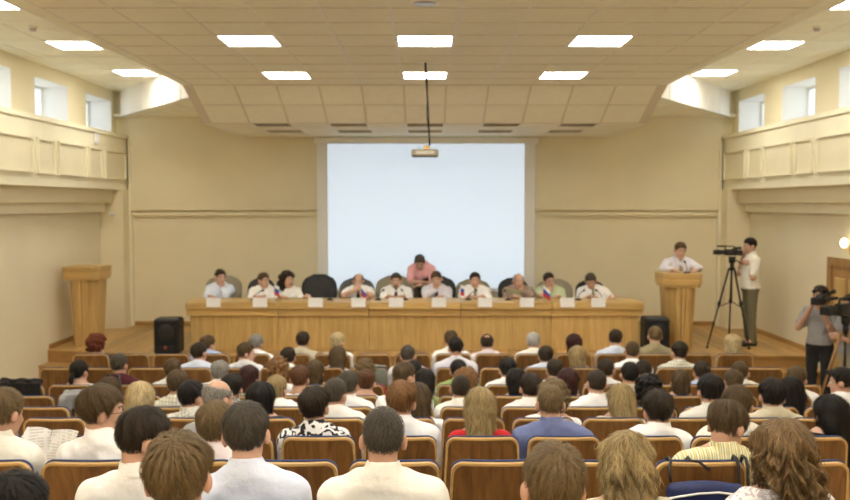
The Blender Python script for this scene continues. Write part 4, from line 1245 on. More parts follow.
CLOTH = {}
def cloth(name, base, kind='plain', c2=None, c3=None, fr=40):
    m, nt, b = new_mat('cloth_' + name)
    tc = nt.nodes.new('ShaderNodeTexCoord')
    b.inputs['Roughness'].default_value = .82; b.inputs['Specular IOR Level'].default_value = .2
    b.inputs['Sheen Weight'].default_value = .08
    nz = nt.nodes.new('ShaderNodeTexNoise'); nz.inputs['Scale'].default_value = 14; nz.inputs['Detail'].default_value = 4
    nt.links.new(tc.outputs['Object'], nz.inputs['Vector'])
    bp = nt.nodes.new('ShaderNodeBump'); bp.inputs['Strength'].default_value = .55; bp.inputs['Distance'].default_value = .02
    nt.links.new(nz.outputs['Fac'], bp.inputs['Height']); nt.links.new(bp.outputs[0], b.inputs['Normal'])
    def wave(axis, f, lo, hi):
        w = nt.nodes.new('ShaderNodeTexWave'); w.bands_direction = axis; w.inputs['Scale'].default_value = f; w.inputs['Distortion'].default_value = .25
        w.inputs['Detail'].default_value = 1
        nt.links.new(tc.outputs['Object'], w.inputs['Vector'])
        mr = nt.nodes.new('ShaderNodeMapRange'); mr.inputs['From Min'].default_value = lo; mr.inputs['From Max'].default_value = hi
        nt.links.new(w.outputs['Fac'], mr.inputs['Value']); return mr.outputs[0]
    def mix(fac, a, b2):
        x = nt.nodes.new('ShaderNodeMix'); x.data_type = 'RGBA'
        nt.links.new(fac, x.inputs[0])
        for v, i in ((a, 6), (b2, 7)):
            if hasattr(v, 'type') and not isinstance(v, tuple): nt.links.new(v, x.inputs[i])
            else: x.inputs[i].default_value = rgb(v)
        return x.outputs[2]
    if kind == 'plain':
        o = mix(nz.outputs['Fac'], tuple(c * .94 for c in base), tuple(min(1, c * 1.04) for c in base))
    elif kind == 'stripe': o = mix(wave('X', fr, .62, .75), base, c2)
    elif kind == 'stripe2':
        o = mix(wave('X', fr, .70, .82), base, c2); o = mix(wave('X', fr * 1.63, .85, .93), o, c3)
    elif kind == 'plaid':
        o = mix(wave('X', fr, .6, .8), base, c2); o = mix(wave('Z', fr, .6, .8), o, c2)
    elif kind == 'blot':
        n2 = nt.nodes.new('ShaderNodeTexNoise'); n2.inputs['Scale'].default_value = fr; n2.inputs['Detail'].default_value = 1.5; n2.inputs['Distortion'].default_value = 2.2
        nt.links.new(tc.outputs['Object'], n2.inputs['Vector'])
        mr = nt.nodes.new('ShaderNodeMapRange'); mr.inputs['From Min'].default_value = .50; mr.inputs['From Max'].default_value = .53
        nt.links.new(n2.outputs['Fac'], mr.inputs['Value']); o = mix(mr.outputs[0], base, c2)
    nt.links.new(o, b.inputs['Base Color'])
    CLOTH[name] = m
cloth('white', (.90, .89, .88)); cloth('white2', (.84, .845, .87)); cloth('cream', (.87, .85, .76)); cloth('ivory', (.88, .87, .82)); cloth('paleblue', (.68, .74, .88)); cloth('lilac', (.72, .70, .78))
cloth('blue', (.155, .19, .37)); cloth('skyblue', (.45, .56, .78)); cloth('red', (.55, .022, .025)); cloth('maroon', (.075, .012, .018)); cloth('khaki', (.34, .29, .17)); cloth('beige', (.60, .54, .40))
cloth('palegreen', (.55, .62, .40)); cloth('lime', (.33, .42, .14)); cloth('dark', (.02, .018, .018)); cloth('grey', (.33, .33, .33)); cloth('pink', (.80, .42, .44)); cloth('olivevest', (.30, .27, .16))
cloth('mint', (.66, .74, .58)); cloth('palepink', (.80, .70, .70))
cloth('yellowstripe', (.80, .78, .55), 'stripe2', (.72, .60, .16), (.30, .30, .22), 16)
cloth('whitestripe', (.80, .79, .74), 'stripe', (.55, .53, .45), None, 22); cloth('finestripe', (.82, .81, .80), 'stripe', (.62, .63, .70), None, 30)
cloth('plaid', (.80, .79, .72), 'plaid', (.56, .53, .40), None, 10); cloth('greyplaid', (.76, .75, .70), 'plaid', (.58, .56, .48), None, 9)
cloth('bw', (.80, .79, .77), 'blot', (.015, .015, .017), None, 11); cloth('floral', (.80, .79, .75), 'blot', (.50, .50, .40), None, 26); cloth('floral2', (.84, .82, .81), 'blot', (.52, .46, .48), None, 22)
cloth('redplaid', (.20, .08, .07), 'plaid', (.45, .35, .28), None, 14)
cloth('t_dark', (.025, .024, .026)); cloth('t_khaki', (.20, .18, .12)); cloth('t_beige', (.40, .36, .26)); cloth('t_olive', (.17, .155, .095)); cloth('t_navy', (.02, .025, .045))

TR_CACHE = {}
def person(label, loc, rz, J, look, h=.014, hh=.008, seed=1, strands=0, group=None, shoes=False):
    me = body_mesh(J, look, h)
    o = place('person', me, None, loc, rz, M['skin'])
    tag(o, label, 'person', group)
    if look.get('hair'):
        st, c = look['hair']
        place('hair', hair_mesh(J, st, hh, seed, strands, look.get('hlen', .26), look.get('puff', 0), look.get('wave', 1.0)), o, mat=HAIR[c])
    place('shirt', shirt_mesh(J, look, h, seed), o, mat=CLOTH[look.get('shirt', 'white')])
    key = 'std' if J.get('seated') else None
    if key and look.get('skirtkey') is None:
        if 'me' not in TR_CACHE: TR_CACHE['me'] = trouser_mesh(seated(), .018)
        tm = TR_CACHE['me']
    else: tm = trouser_mesh(J, h)
    place('trousers', tm, o, mat=CLOTH[look.get('trousers', 't_dark')])
    if shoes:
        for n in 'LR': place('shoe', shoe_mesh(J, n), o, mat=M['black_soft'])
    return o
def collar(o, J, mat):
    nk, C = J['neck'], J['head']
    ax = (C + J['R'] @ V3(0, -.022, -.055)) - nk
    lx = float(np.clip(ax[0] / ax[2], -.3, .3)); ly = float(np.clip(ax[1] / ax[2], -.1, .45))
    n = 25; V = []
    for i in range(n):
        a = math.radians(-238 + 296 * i / (n - 1))          # round the back from one collar point to the other
        c, s_ = math.cos(a), math.sin(a)
        bk = max(0.0, -s_)
        for r_, h_ in ((.0605, .076), (.0655, .078), (.088 - .006 * bk, .030 - .024 * bk), (.080 - .006 * bk, .026 - .024 * bk)):
            f_ = .85 if J['fem'] else 1.0
            h2 = h_ - .03 * max(0, s_)
            V.append((nk[0] + lx * h2 + r_ * f_ * c, nk[1] + ly * h2 + r_ * f_ * s_, nk[2] + h2))
    F_ = []
    for i in range(n - 1):
        for j in range(4): F_.append((i * 4 + j, (i + 1) * 4 + j, (i + 1) * 4 + (j + 1) % 4, i * 4 + (j + 1) % 4))
    F_ += [(0, 1, 2, 3), tuple((n - 1) * 4 + j for j in (3, 2, 1, 0))]
    MB().add(V, F_, False).build('collar', mat, o)
def glasses(o, J, col='black'):
    C, R = J['head'], J['R']
    mb = MB()
    H = lambda x, y, z: tuple(C + R @ V3(x, y, z))
    for sg in (-1, 1):
        pts = [H(sg * .032 + .021 * math.cos(t), .106, .004 + .016 * math.sin(t)) for t in [i * math.pi / 6 for i in range(13)]]
        mb.tube(pts, .0016, 5, False)
        mb.tube([H(sg * .053, .104, .008), H(sg * .080, .07, .008), H(sg * .085, .0, .006), H(sg * .082, -.02, -.008)], .0016, 5)
    mb.tube([H(-.011, .108, .006), H(.011, .108, .006)], .0016, 5)
    mb.build('glasses', M[col], o)
def tie(o, J, mat, rz=0):
    nk, ch = J['neck'], J['chest']
    y0 = nk[1] + .085
    f = lambda x, z, dy: (nk[0] + x, 0, 0)
    top = V3(nk[0], nk[1] + .088, nk[2] - .005); bot = V3(ch[0], ch[1] + .150, ch[2] - .10)
    knot = MB().loft([tuple(top + V3(a * .020, 0, .015)) for a in (-1, 1)] + [tuple(top + V3(a * .020, .022, .015)) for a in (1, -1)],
                     [tuple(top + V3(a * .013, .0, -.025)) for a in (-1, 1)] + [tuple(top + V3(a * .013, .022, -.025)) for a in (1, -1)])
    mid = top.copy() + V3(0, .02, -.07)
    knot.loft([tuple(top + V3(a * .014, .006, -.02)) for a in (-1, 1)] + [tuple(top + V3(a * .014, .018, -.02)) for a in (1, -1)],
              [tuple(mid + V3(a * .026, .015, -.02)) for a in (-1, 1)] + [tuple(mid + V3(a * .026, .028, -.02)) for a in (1, -1)])
    knot.loft([tuple(mid + V3(a * .026, .015, -.02)) for a in (-1, 1)] + [tuple(mid + V3(a * .026, .028, -.02)) for a in (1, -1)],
              [tuple(bot + V3(a * .040, .0, 0)) for a in (-1, 1)] + [tuple(bot + V3(a * .040, .014, 0)) for a in (1, -1)])
    knot.build('tie', mat, o)
# ------------------------------------------------------------------ the audience
# row, head x, head top y, hair style, hair colour, shirt, options
HT = {'crop': 'cropped', 'short': 'short', 'full': 'thick short', 'spot': 'thinning', 'fringe': 'balding', 'bob': 'bobbed', 'long': 'long', 'wavy': 'wavy', 'curly': 'curly', 'updo': 'pinned-up', 'pony': 'tied-back'}
HC = {'bronze': 'bronze brown', 'black': 'black', 'dark': 'dark brown', 'brown': 'brown', 'lightbrown': 'light brown', 'blond': 'blond', 'pale': 'pale blond', 'red': 'red', 'auburn': 'auburn', 'ginger': 'ginger', 'wine': 'dark wine-red', 'grey': 'grey', 'darkgrey': 'dark grey', 'silver': 'silver'}
ST_ = {'white': 'white shirt', 'white2': 'bluish white shirt', 'cream': 'cream shirt', 'ivory': 'ivory shirt', 'paleblue': 'pale blue shirt', 'lilac': 'pale lilac shirt', 'blue': 'denim-blue shirt', 'skyblue': 'sky blue shirt', 'red': 'red top', 'maroon': 'maroon shirt',
       'khaki': 'khaki jacket', 'beige': 'beige shirt', 'palegreen': 'pale green shirt', 'lime': 'lime green top', 'dark': 'dark top', 'grey': 'grey shirt', 'yellowstripe': 'yellow striped shirt', 'whitestripe': 'striped white shirt', 'finestripe': 'finely striped shirt',
       'plaid': 'plaid shirt', 'greyplaid': 'grey plaid shirt', 'bw': 'black and white patterned shirt', 'floral': 'speckled shirt', 'floral2': 'flowered white blouse', 'mint': 'mint top', 'palepink': 'pale pink shirt'}
AUD = [
 # front row
 ('H', 97, 338, 'curly', 'red', 'dark', dict(fem=1, yaw=-25)), ('H', 208, 337, 'short', 'brown', 'skyblue', dict(yaw=-35)), ('H', 256, 334, 'short', 'grey', 'white', dict(yaw=-15)),
 ('H', 303, 331, 'short', 'dark', 'beige', {}), ('H', 337.5, 332, 'updo', 'pale', 'white', dict(fem=1, yaw=-25)), ('H', 451, 330, 'short', 'brown', 'ivory', dict(yaw=-10)),
 ('H', 487, 334, 'spot', 'dark', 'palepink', dict(pitch=14)), ('H', 533.5, 332, 'short', 'silver', 'cream', {}), ('H', 574, 335, 'bob', 'wine', 'dark', dict(fem=1)),
 ('H', 615.5, 329, 'short', 'dark', 'paleblue', dict(yaw=-15)), ('H', 655, 326, 'short', 'lightbrown', 'khaki', dict(wide=1.12)), ('H', 732.5, 337, 'bob', 'pale', 'floral2', dict(fem=1)),
 # second row
 ('G', 199, 342, 'short', 'dark', 'paleblue', dict(yaw=-20)), ('G', 246, 342, 'short', 'brown', 'finestripe', dict(yaw=-70)), ('G', 288, 348, 'short', 'dark', 'white', {}), ('G', 337.5, 348, 'long', 'brown', 'white2', dict(fem=1, hlen=.20)),
 ('G', 408, 345, 'short', 'darkgrey', 'white', {}), ('G', 456, 337, 'short', 'black', 'lilac', dict(wide=1.1)), ('G', 546, 345.5, 'short', 'dark', 'paleblue', dict(yaw=-12)), ('G', 577.5, 352, 'bob', 'blond', 'dark', dict(fem=1)),
 ('G', 632, 341, 'crop', 'brown', 'white', {}), ('G', 679.5, 341, 'full', 'dark', 'plaid', dict(yaw=5)),
 # third row
 ('F', 79, 360, 'pony', 'black', 'white', dict(fem=1, hlen=.13, yaw=-15)), ('F', 119, 353, 'short', 'darkgrey', 'maroon', dict(yaw=-8, wide=1.05)), ('F', 172.5, 358, 'short', 'brown', 'white', {}), ('F', 219.5, 360, 'full', 'grey', 'cream', {}),
 ('F', 278, 356, 'curly', 'ginger', 'white', dict(fem=1)), ('F', 315, 366, 'bob', 'brown', 'dark', dict(fem=1)), ('F', 365, 358, 'curly', 'lightbrown', 'red', dict(fem=1, puff=-.012)), ('F', 413.5, 360, 'short', 'black', 'white2', {}),
 ('F', 458.5, 359, 'short', 'black', 'lime', {}), ('F', 507.5, 357.5, 'full', 'black', 'white', {}), ('F', 555, 358.5, 'short', 'dark', 'white2', {}), ('F', 606, 358.5, 'short', 'dark', 'white', dict(yaw=-15)), ('F', 643, 360, 'short', 'dark', 'grey', {}),
 ('F', 702, 361, 'short', 'dark', 'skyblue', dict(yaw=-10)), ('F', 740.5, 366, 'short', 'brown', 'cream', dict(yaw=-20)),
 # fourth row
 ('E', 249, 365, 'bob', 'wine', 'mint', dict(fem=1, yaw=-20, puff=-.008)), ('E', 299.5, 365, 'full', 'auburn', 'white', dict(fem=1)), ('D', 404.5, 361.5, 'short', 'brown', 'white', dict(yaw=-45)), ('E', 366, 371, 'updo', 'auburn', 'finestripe', dict(fem=1)),
 ('E', 466, 367, 'curly', 'ginger', 'cream', dict(fem=1)), ('E', 517, 372, 'bob', 'black', 'dark', dict(fem=1)), ('E', 567.5, 369, 'bob', 'wine', 'grey', dict(fem=1)), ('E', 630, 361.5, 'short', 'black', 'beige', {}),
 ('E', 680.5, 376, 'bob', 'brown', 'white', dict(fem=1, puff=-.014)), ('E', 733, 377, 'short', 'brown', 'white2', {}), ('E', 797, 365.5, 'short', 'brown', 'white', dict(yaw=-35)),
 # fifth row
 ('D', 178, 369.5, 'short', 'brown', 'plaid', dict(yaw=-10, wide=1.05)), ('D', 231.5, 373, 'full', 'black', 'grey', {}), ('D', 276.5, 375, 'short', 'blond', 'white', dict(yaw=-15)), ('D', 347.5, 370, 'short', 'darkgrey', 'white', {}),
 ('E', 424.5, 372, 'long', 'black', 'lime', dict(fem=1, hlen=.20)), ('D', 460.5, 375, 'crop', 'dark', 'cream', {}), ('D', 530.5, 372.5, 'full', 'dark', 'ivory', dict(yaw=5)), ('D', 596.5, 369.5, 'crop', 'dark', 'white', {}),
 ('D', 649, 373, 'curly', 'black', 'dark', {}), ('D', 110, 378, 'bob', 'brown', 'dark', dict(fem=1, yaw=-20, puff=-.01, sun=1)), ('D', 791, 384, 'long', 'black', 'dark', dict(fem=1)), ('D', 842, 367, 'short', 'black', 'white2', dict(yaw=55)),
 # sixth row
 ('C', 191.5, 380, 'short', 'black', 'floral', dict(yaw=-30)), ('C', 261.5, 386.5, 'bob', 'black', 'dark', dict(fem=1, yaw=-20)), ('C', 335.5, 378, 'crop', 'darkgrey', 'ivory', dict(yaw=-25)), ('C', 417.5, 389, 'long', 'brown', 'white', dict(fem=1, hlen=.24)),
 ('C', 553.5, 378, 'curly', 'lightbrown', 'white', dict(fem=1)), ('C', 621, 384, 'long', 'blond', 'beige', dict(fem=1, hlen=.19, puff=-.006)), ('C', 710.5, 373.5, 'full', 'black', 'whitestripe', {}), ('C', 772.5, 378, 'full', 'black', 'beige', {}),
 ('C', 140, 400, 'bob', 'pale', 'cream', dict(fem=1)),
 # seventh row
 ('B', 218.5, 380, 'fringe', 'grey', 'grey', dict(yaw=-40, glass=1)), ('B', 314, 386, 'full', 'dark', 'bw', dict(yaw=-8)), ('B', 401.5, 380, 'full', 'ginger', 'white2', dict(yaw=-12)), ('B', 480, 387.5, 'long', 'blond', 'red', dict(fem=1, hlen=.27, bare=1)),
 ('B', 550.5, 385, 'crop', 'lightbrown', 'blue', dict(wide=1.12, phone=0)), ('B', 658, 389.5, 'full', 'dark', 'white', {}), ('B', 737.5, 385, 'short', 'brown', 'cream', dict(yaw=-10)), ('B', 831, 398, 'long', 'black', 'dark', dict(fem=1, hlen=.28)),
 # eighth row
 ('A', 3, 388, 'short', 'lightbrown', 'cream', dict(yaw=-22, arms='fwd', beard=1, wide=.95, bo=-.09)), ('A', 101, 384, 'full', 'brown', 'white', dict(yaw=-62, glass=1, wide=1.0, bo=.05)), ('A', 215, 401, 'full', 'lightbrown', 'palepink', dict(yaw=-12)), ('A', 727, 400.5, 'full', 'brown', 'yellowstripe', dict(yaw=-48, pitch=34, wide=1.14)),
 # ninth row
 ('0', 143, 407, 'short', 'dark', 'ivory', dict(yaw=-55, pitch=14, wide=1.08)), ('0', 246, 402, 'short', 'darkgrey', 'paleblue', dict(yaw=2, lanyard=1)), ('0', 383, 408.5, 'crop', 'darkgrey', 'cream', dict(wide=1.12)),
 ('0', 783, 419, 'wavy', 'bronze', 'floral2', dict(fem=1, yaw=5, hlen=.17)),
 # tenth row
 ('Z', 15, 472, 'short', 'black', 'dark', {}), ('Z', 178, 432, 'full', 'lightbrown', 'white', {}), ('Z', 553, 443, 'short', 'lightbrown', 'white', dict(yaw=6)), ('0', 626, 438, 'wavy', 'blond', 'beige', dict(fem=1, hlen=.30, wave=.25, puff=-.006)),
]
HV = {'crop': .010, 'short': .018, 'full': .026, 'spot': .015, 'fringe': .004, 'bob': .030, 'long': .024, 'wavy': .040, 'curly': .042, 'updo': .018, 'pony': .016}
rnd = random.Random(4)
seen = {}
# bodies sit near their seats; neighbours in a row keep a shoulder's width apart
BODY_X = {}
for r_ in ROWS:
    L_ = []
    for i, a in enumerate(AUD):
        if a[0] != r_: continue
        x_ = at(a[1], a[2], ROWS[r_][0] + .245).x
        sx = .36 + .515 * round((x_ - .36) / .515)
        L_.append([sx + (x_ - sx) * .6 + a[6].get('bo', 0), i])
    L_.sort()
    for _ in range(12):
        for a, b in zip(L_, L_[1:]):
            gap = .475 - (b[0] - a[0])
            if gap > 0: a[0] -= gap / 2; b[0] += gap / 2
    for x_, i in L_: BODY_X[i] = x_
TAKEN = {}
CHLAB = set()
AUD_OBJ = {}
for i, (r, px, ty, hs, hc, sh, op) in enumerate(AUD):
    Z = ROWS[r][0]; fz = floor_z(r)
    fem = bool(op.get('fem'))
    Yh = Z + .245
    p = at(px, ty, Yh)
    headtop = p.z - fz - HV[hs] - max(op.get('puff', 0), -.02)
    col = round((p.x - .36) / .515); seat_x = .36 + .515 * col
    off = max(-.26, min(.26, p.x - seat_x))
    bx = BODY_X[i]
    pitch = op.get('pitch', rnd.uniform(2, 11))
    s = (headtop - .117 - .45) / (1.16 - .45)
    s = max(.80, min(1.20, s))
    J = seated(s, p.x - bx, 0.0, op.get('yaw', rnd.uniform(-6, 6)), pitch, rnd.uniform(-4, 4), fem, op.get('arms', 'lap'), op.get('wide', rnd.uniform(.97, 1.06)))
    # the lean formula moves the head by dx*(1.16-.55)/.6
    J['seed'] = i
    near = r in '0ZA'
    h = {'Z': .011, '0': .011, 'A': .012, 'B': .013, 'C': .015}.get(r, .018)
    hh = {'Z': .005, '0': .005, 'A': .006, 'B': .0065, 'C': .008}.get(r, .010)
    stn = {'Z': 5200, '0': 4200, 'A': 3000, 'B': 2200, 'C': 1400, 'D': 900}.get(r, 500)
    look = dict(hair=(hs, hc), shirt=sh, sleeve='none' if op.get('bare') else ('short' if fem or i % 3 else 'long'), collar=not fem, hlen=op.get('hlen', .24), puff=op.get('puff', 0), wave=op.get('wave', 1.0),
                skin=((.56, .33, .22), (.62, .38, .27), (.52, .30, .20))[i % 3], trousers=('t_dark', 't_navy', 't_khaki')[i % 3])
    if op.get('beard'): look['beard'] = (.16, .10, .05)
    lab = 'person with %s %s hair in %s, %s from the stage' % (HT[hs], HC[hc], ST_[sh], ROW_TXT[r])
    if len(lab.split()) > 16: lab = lab.replace(' from the stage', '')
    if len(lab.split()) > 16: lab = lab.replace('thick short', 'short')
    cands = sorted((abs(.36 + .515 * k - bx), k) for (rr, k) in COLS if rr == r and (rr, k) not in TAKEN)
    if cands and cands[0][0] < .30:
        TAKEN[(r, cands[0][1])] = '%s, %s hair' % (ST_[sh], HC[hc])
        c_ = COLS[(r, cands[0][1])]
        cl_ = 'wooden chair under the person in %s, %s hair, %s' % (ST_[sh], HC[hc], ROW_TXT[r])
        if cl_ in CHLAB: cl_ = 'wooden chair under the person in %s, %s %s hair, %s' % (ST_[sh], HT[hs], HC[hc], ROW_TXT[r])
        CHLAB.add(cl_); c_['label'] = cl_
    seen.setdefault(lab, []).append(i)
    o = person(lab, (bx, Z, fz), 0, J, look, h, hh, 11 + i * 3, stn, 'audience in the auditorium chairs')
    AUD_OBJ[(r, px)] = (o, J)
    if r in 'Z0ABCD' and not fem: collar(o, J, CLOTH[sh])
    if op.get('glass'): glasses(o, J)
    if op.get('sun'):
        C, R = J['head'], J['R']
        H_ = lambda x, y, z: tuple(C + R @ V3(x, y, z))
        mb = MB()
        for sg in (-1, 1):
            mb.tube([H_(sg * .100, -.03, .03), H_(sg * .102, .0, .06), H_(sg * .06, .04, .142), H_(sg * .01, .05, .150)], [.004, .006, .012, .006], 6)
        mb.build('sunglasses', M['black'], o)
    if op.get('lanyard'):
        nk = J['neck']; mb = MB()
        mb.tube([tuple(nk + V3(.074 * math.cos(a), .012 - .078 * math.sin(a), .030 - .022 * math.sin(a))) for a in [math.pi * (.05 + .9 * k / 12) for k in range(13)]], .005, 6)
        mb.build('lanyard', mat_plain('blue_ribbon', (.05, .07, .35), .6), o)
for (r, k), c_ in COLS.items():
    if (r, k) not in TAKEN:
        c_['label'] = 'empty brown wood-backed auditorium chair with blue padding in the %s from the stage' % ROW_TXT[r]
        nb = TAKEN.get((r, k - 1)) or TAKEN.get((r, k + 1))
        if nb: c_['label'] = 'empty wooden chair beside the person in %s, %s' % (nb, ROW_TXT[r])
        c_['group'] = 'empty chairs of the ' + ROW_TXT[r]
dups = {k: v for k, v in seen.items() if len(v) > 1}
if dups: print('DUPLICATE LABELS', dups)
# ------------------------------------------------------------------ people on the stage
TABLE = DT - ST
def panelist(px, ty, label, look, yaw=0, pitch=6, roll=0, pose='rest', dx=0.0, dy=.10, fem=False, wide=1.0, bodypx=None, seed=1, rootY=14.66):
    Yh = rootY - (.245 + dy)
    p = at(px, ty, Yh)
    st = look['hair'][0]
    htop = p.z - ST - HV[st]
    bx = p.x if bodypx is None else at(bodypx, ty, Yh).x
    s = max(.80, min(1.15, (htop - .115 - .45) / .71))
    J = seated(s, -(p.x - bx), dy, yaw, pitch, roll, fem, 'lap', wide)
    C, R = J['head'], J['R']
    zt = TABLE + .045
    for sg, n in ((-1, 'L'), (1, 'R')):
        J['el' + n] = V3(J['sh' + n][0] + sg * .035, .42, TABLE - .09)
        J['wr' + n] = V3(J['sh' + n][0] - sg * .08, .655, zt - .008); J['hd' + n] = (V3(-sg * .9, .45, 0), V3(0, 0, -1)); J['curl' + n] = .35
        if ('chin' + n) in pose:
            J['el' + n] = V3(J['sh' + n][0] + sg * .0, .62, zt); J['wr' + n] = C + R @ V3(sg * .045, .075, -.17); J['hd' + n] = (V3(-sg * .35, .1, .9), V3(-sg * .3, -1, 0)); J['curl' + n] = .95
        if pose == 'clasp':
            J['el' + n] = V3(J['sh' + n][0] + sg * .04, .62, zt); J['wr' + n] = C + R @ V3(sg * .065, .17, -.115); J['hd' + n] = (V3(-sg * .75, .15, .5), V3(-sg * .4, -.9, 0)); J['curl' + n] = 1.0
        if ('down' + n) in pose:
            J['el' + n] = J['sh' + n] + V3(sg * .17, .10, -.19); J['wr' + n] = V3(J['sh' + n][0] + sg * .06, .66, zt); J['hd' + n] = (V3(-sg * .2, .9, -.1), V3(0, 0, -1))
        if ('reach' + n) in pose:
            J['el' + n] = J['sh' + n] + V3(sg * .12, .16, -.13); J['wr' + n] = V3(J['sh' + n][0] + sg * .22, .66, zt + .01); J['hd' + n] = (V3(sg * .5, .8, -.1), V3(0, 0, -1))
    look.setdefault('skin', (.60, .37, .27))
    o = person(label, (bx, rootY, ST), math.pi, J, look, .0095, .009, seed, 700, 'people seated behind the long desk')
    return o, J
TIE_D = mat_plain('dark_tie', (.03, .025, .03), .6); TIE_O = mat_plain('olive_tie', (.28, .24, .14), .6)
panelist(220, 269, 'person in pale blue shirt at the desk resting chin on one hand', dict(hair=('short', 'dark'), shirt='paleblue', sleeve='long'), 38, 8, -6, 'chinL', bodypx=217, seed=301)
panelist(263.5, 272.5, 'person in white shirt on a black chair, looking along the desk', dict(hair=('short', 'brown'), shirt='white', sleeve='long'), 48, 4, 0, 'rest', bodypx=262, seed=302)
o, J = panelist(287, 270.5, 'person in white blouse with long dark hair and raised sunglasses at the desk', dict(hair=('wavy', 'dark'), shirt='ivory', sleeve='short', collar=False, hlen=.20), 50, 4, -4, 'reachL', fem=True, seed=303, wide=.95)
C, R = J['head'], J['R']; H_ = lambda x, y, z: tuple(C + R @ V3(x, y, z))
MB().tube([H_(-.09, .0, .07), H_(-.06, .06, .125), H_(0, .075, .14), H_(.06, .06, .125), H_(.09, .0, .07)], [.004, .014, .006, .014, .004], 6).build('sunglasses', M['black'], o)
o, J = panelist(358.5, 273.5, 'person in white shirt and tie at the desk with hands clasped before the mouth', dict(hair=('fringe', 'darkgrey'), shirt='white', sleeve='short'), 0, 12, 0, 'clasp', seed=304, wide=1.06); tie(o, J, TIE_D)
o, J = panelist(396, 273.5, 'bearded person in white shirt and tie sitting upright on an olive-grey chair', dict(hair=('short', 'darkgrey'), shirt='white', sleeve='short', beard=(.16, .13, .10)), 0, 8, 0, 'rest', seed=305, wide=1.1); tie(o, J, TIE_D)
o, J = panelist(436.5, 271, 'person in pale shirt and dark tie at the desk leaning head on fist', dict(hair=('short', 'brown'), shirt='lilac', sleeve='long'), -8, 16, 6, 'chinR', bodypx=437, seed=306, wide=1.04); tie(o, J, TIE_D)
o, J = panelist(475, 272, 'person in white shirt and olive tie at the desk facing the hall', dict(hair=('short', 'dark'), shirt='white', sleeve='short'), 0, 4, 0, 'rest', seed=307, wide=1.1); tie(o, J, TIE_O)
o, J = panelist(518.5, 275, 'person in olive vest over plaid shirt at the desk with hand on chin', dict(hair=('fringe', 'silver'), shirt='redplaid', sleeve='long'), 12, 12, 0, 'chinL', seed=308, wide=1.02)
place('vest', shirt_mesh(J, dict(sleeve='none', ease=.036, collar=False), .0095, 308), o, mat=CLOTH['olivevest'])
o, J = panelist(549, 272.5, 'person with glasses in pale green shirt at the desk, head on hand', dict(hair=('short', 'dark'), shirt='palegreen', sleeve='short'), 12, 8, 8, 'chinR', bodypx=552, seed=309, wide=1.05); glasses(o, J)
o, J = panelist(591, 273, 'person in white shirt bowing the head at the end of the desk', dict(hair=('short', 'darkgrey'), shirt='white', sleeve='short'), -10, 32, 6, 'downL', bodypx=599, seed=310, wide=1.12, dy=.16); tie(o, J, TIE_O)

def standing(height=1.75, fem=False, wide=1.0, yaw=0, pitch=0, roll=0):
    k = height / 1.75
    P = lambda x, y, z: V3(x, y, z) * k
    sh = .175 * wide
    J = dict(fem=fem, wide=wide, pelvis=P(0, 0, .94), belly=P(0, .005, 1.08), chest=P(0, .0, 1.26), neck=P(0, -.015, 1.445), head=P(0, .02, 1.605), R=rotm(yaw, pitch, roll), seated=False)
    for sg, n in ((-1, 'L'), (1, 'R')):
        J['sh' + n] = P(sg * sh, -.005, 1.375); J['el' + n] = P(sg * (sh + .05), -.02, 1.08); J['wr' + n] = P(sg * (sh + .05), .06, .84); J['hd' + n] = (V3(0, .2, -1), V3(-sg, 0, 0))
        J['hip' + n] = P(sg * .09, 0, .88); J['kn' + n] = P(sg * .095, .01, .48); J['an' + n] = P(sg * .10, -.02, .09); J['to' + n] = P(sg * .13, .13, .045)
    return J

# bending person in pink behind the desk
rootY = 15.12
ph = at(417.5, 255, rootY - .30)
J = standing(1.72, yaw=-5, pitch=42)
base = standing(1.72)
bend = {'belly': (0, .07, 1.03), 'chest': (0, .18, 1.14), 'neck': (0, .275, 1.235), 'head': (.03, .345, 1.30)}
hz = ph.z - ST - .018 - .10
for k, v in bend.items(): J[k] = V3(v[0] * .9, v[1], v[2] + (hz - 1.30))
dzz = hz - 1.30
for sg, n in ((-1, 'L'), (1, 'R')):
    J['sh' + n] = V3(sg * .165, .235, 1.17 + dzz); J['el' + n] = V3(sg * .20, .33, .96 + dzz); J['wr' + n] = V3(-sg * .02, .42, .935 + dzz + .03 * sg); J['hd' + n] = (V3(-sg * .9, .2, 0), V3(0, 0, -1))
    J['hip' + n][1] -= .06; J['pelvis'] = V3(0, -.06, .92)
X7 = ph.x + .065
person('person in pink shirt bending forward between the chairs before the screen', (X7, rootY, ST), math.pi, J, dict(hair=('short', 'darkgrey'), shirt='pink', sleeve='short', trousers='t_khaki', skin=(.56, .34, .25)), .0095, .009, 311, 700, shoes=True)

# speaker at the lectern
ph = at(680, 241.5, 14.15)
hgt = (ph.z - ST - .018) / (1.605 + .118) * 1.75
J = standing(hgt, yaw=2, pitch=16, wide=1.06)
J['head'] = J['head'] + V3(0, .05, -.01)
for sg, n in ((-1, 'L'), (1, 'R')):
    J['el' + n] = V3(sg * .285, .12, 1.235); J['wr' + n] = V3(sg * .20, .30, 1.235); J['hd' + n] = (V3(-sg * .5, .85, 0), V3(0, 0, -1)); J['curl' + n] = .3
o = person('person in pale lilac shirt and tie speaking at the lectern', (ph.x, 14.20, ST), math.pi, J, dict(hair=('short', 'brown'), shirt='lilac', sleeve='long', trousers='t_dark', skin=(.60, .37, .27)), .0095, .009, 320, 700, shoes=True)
tie(o, J, TIE_O)

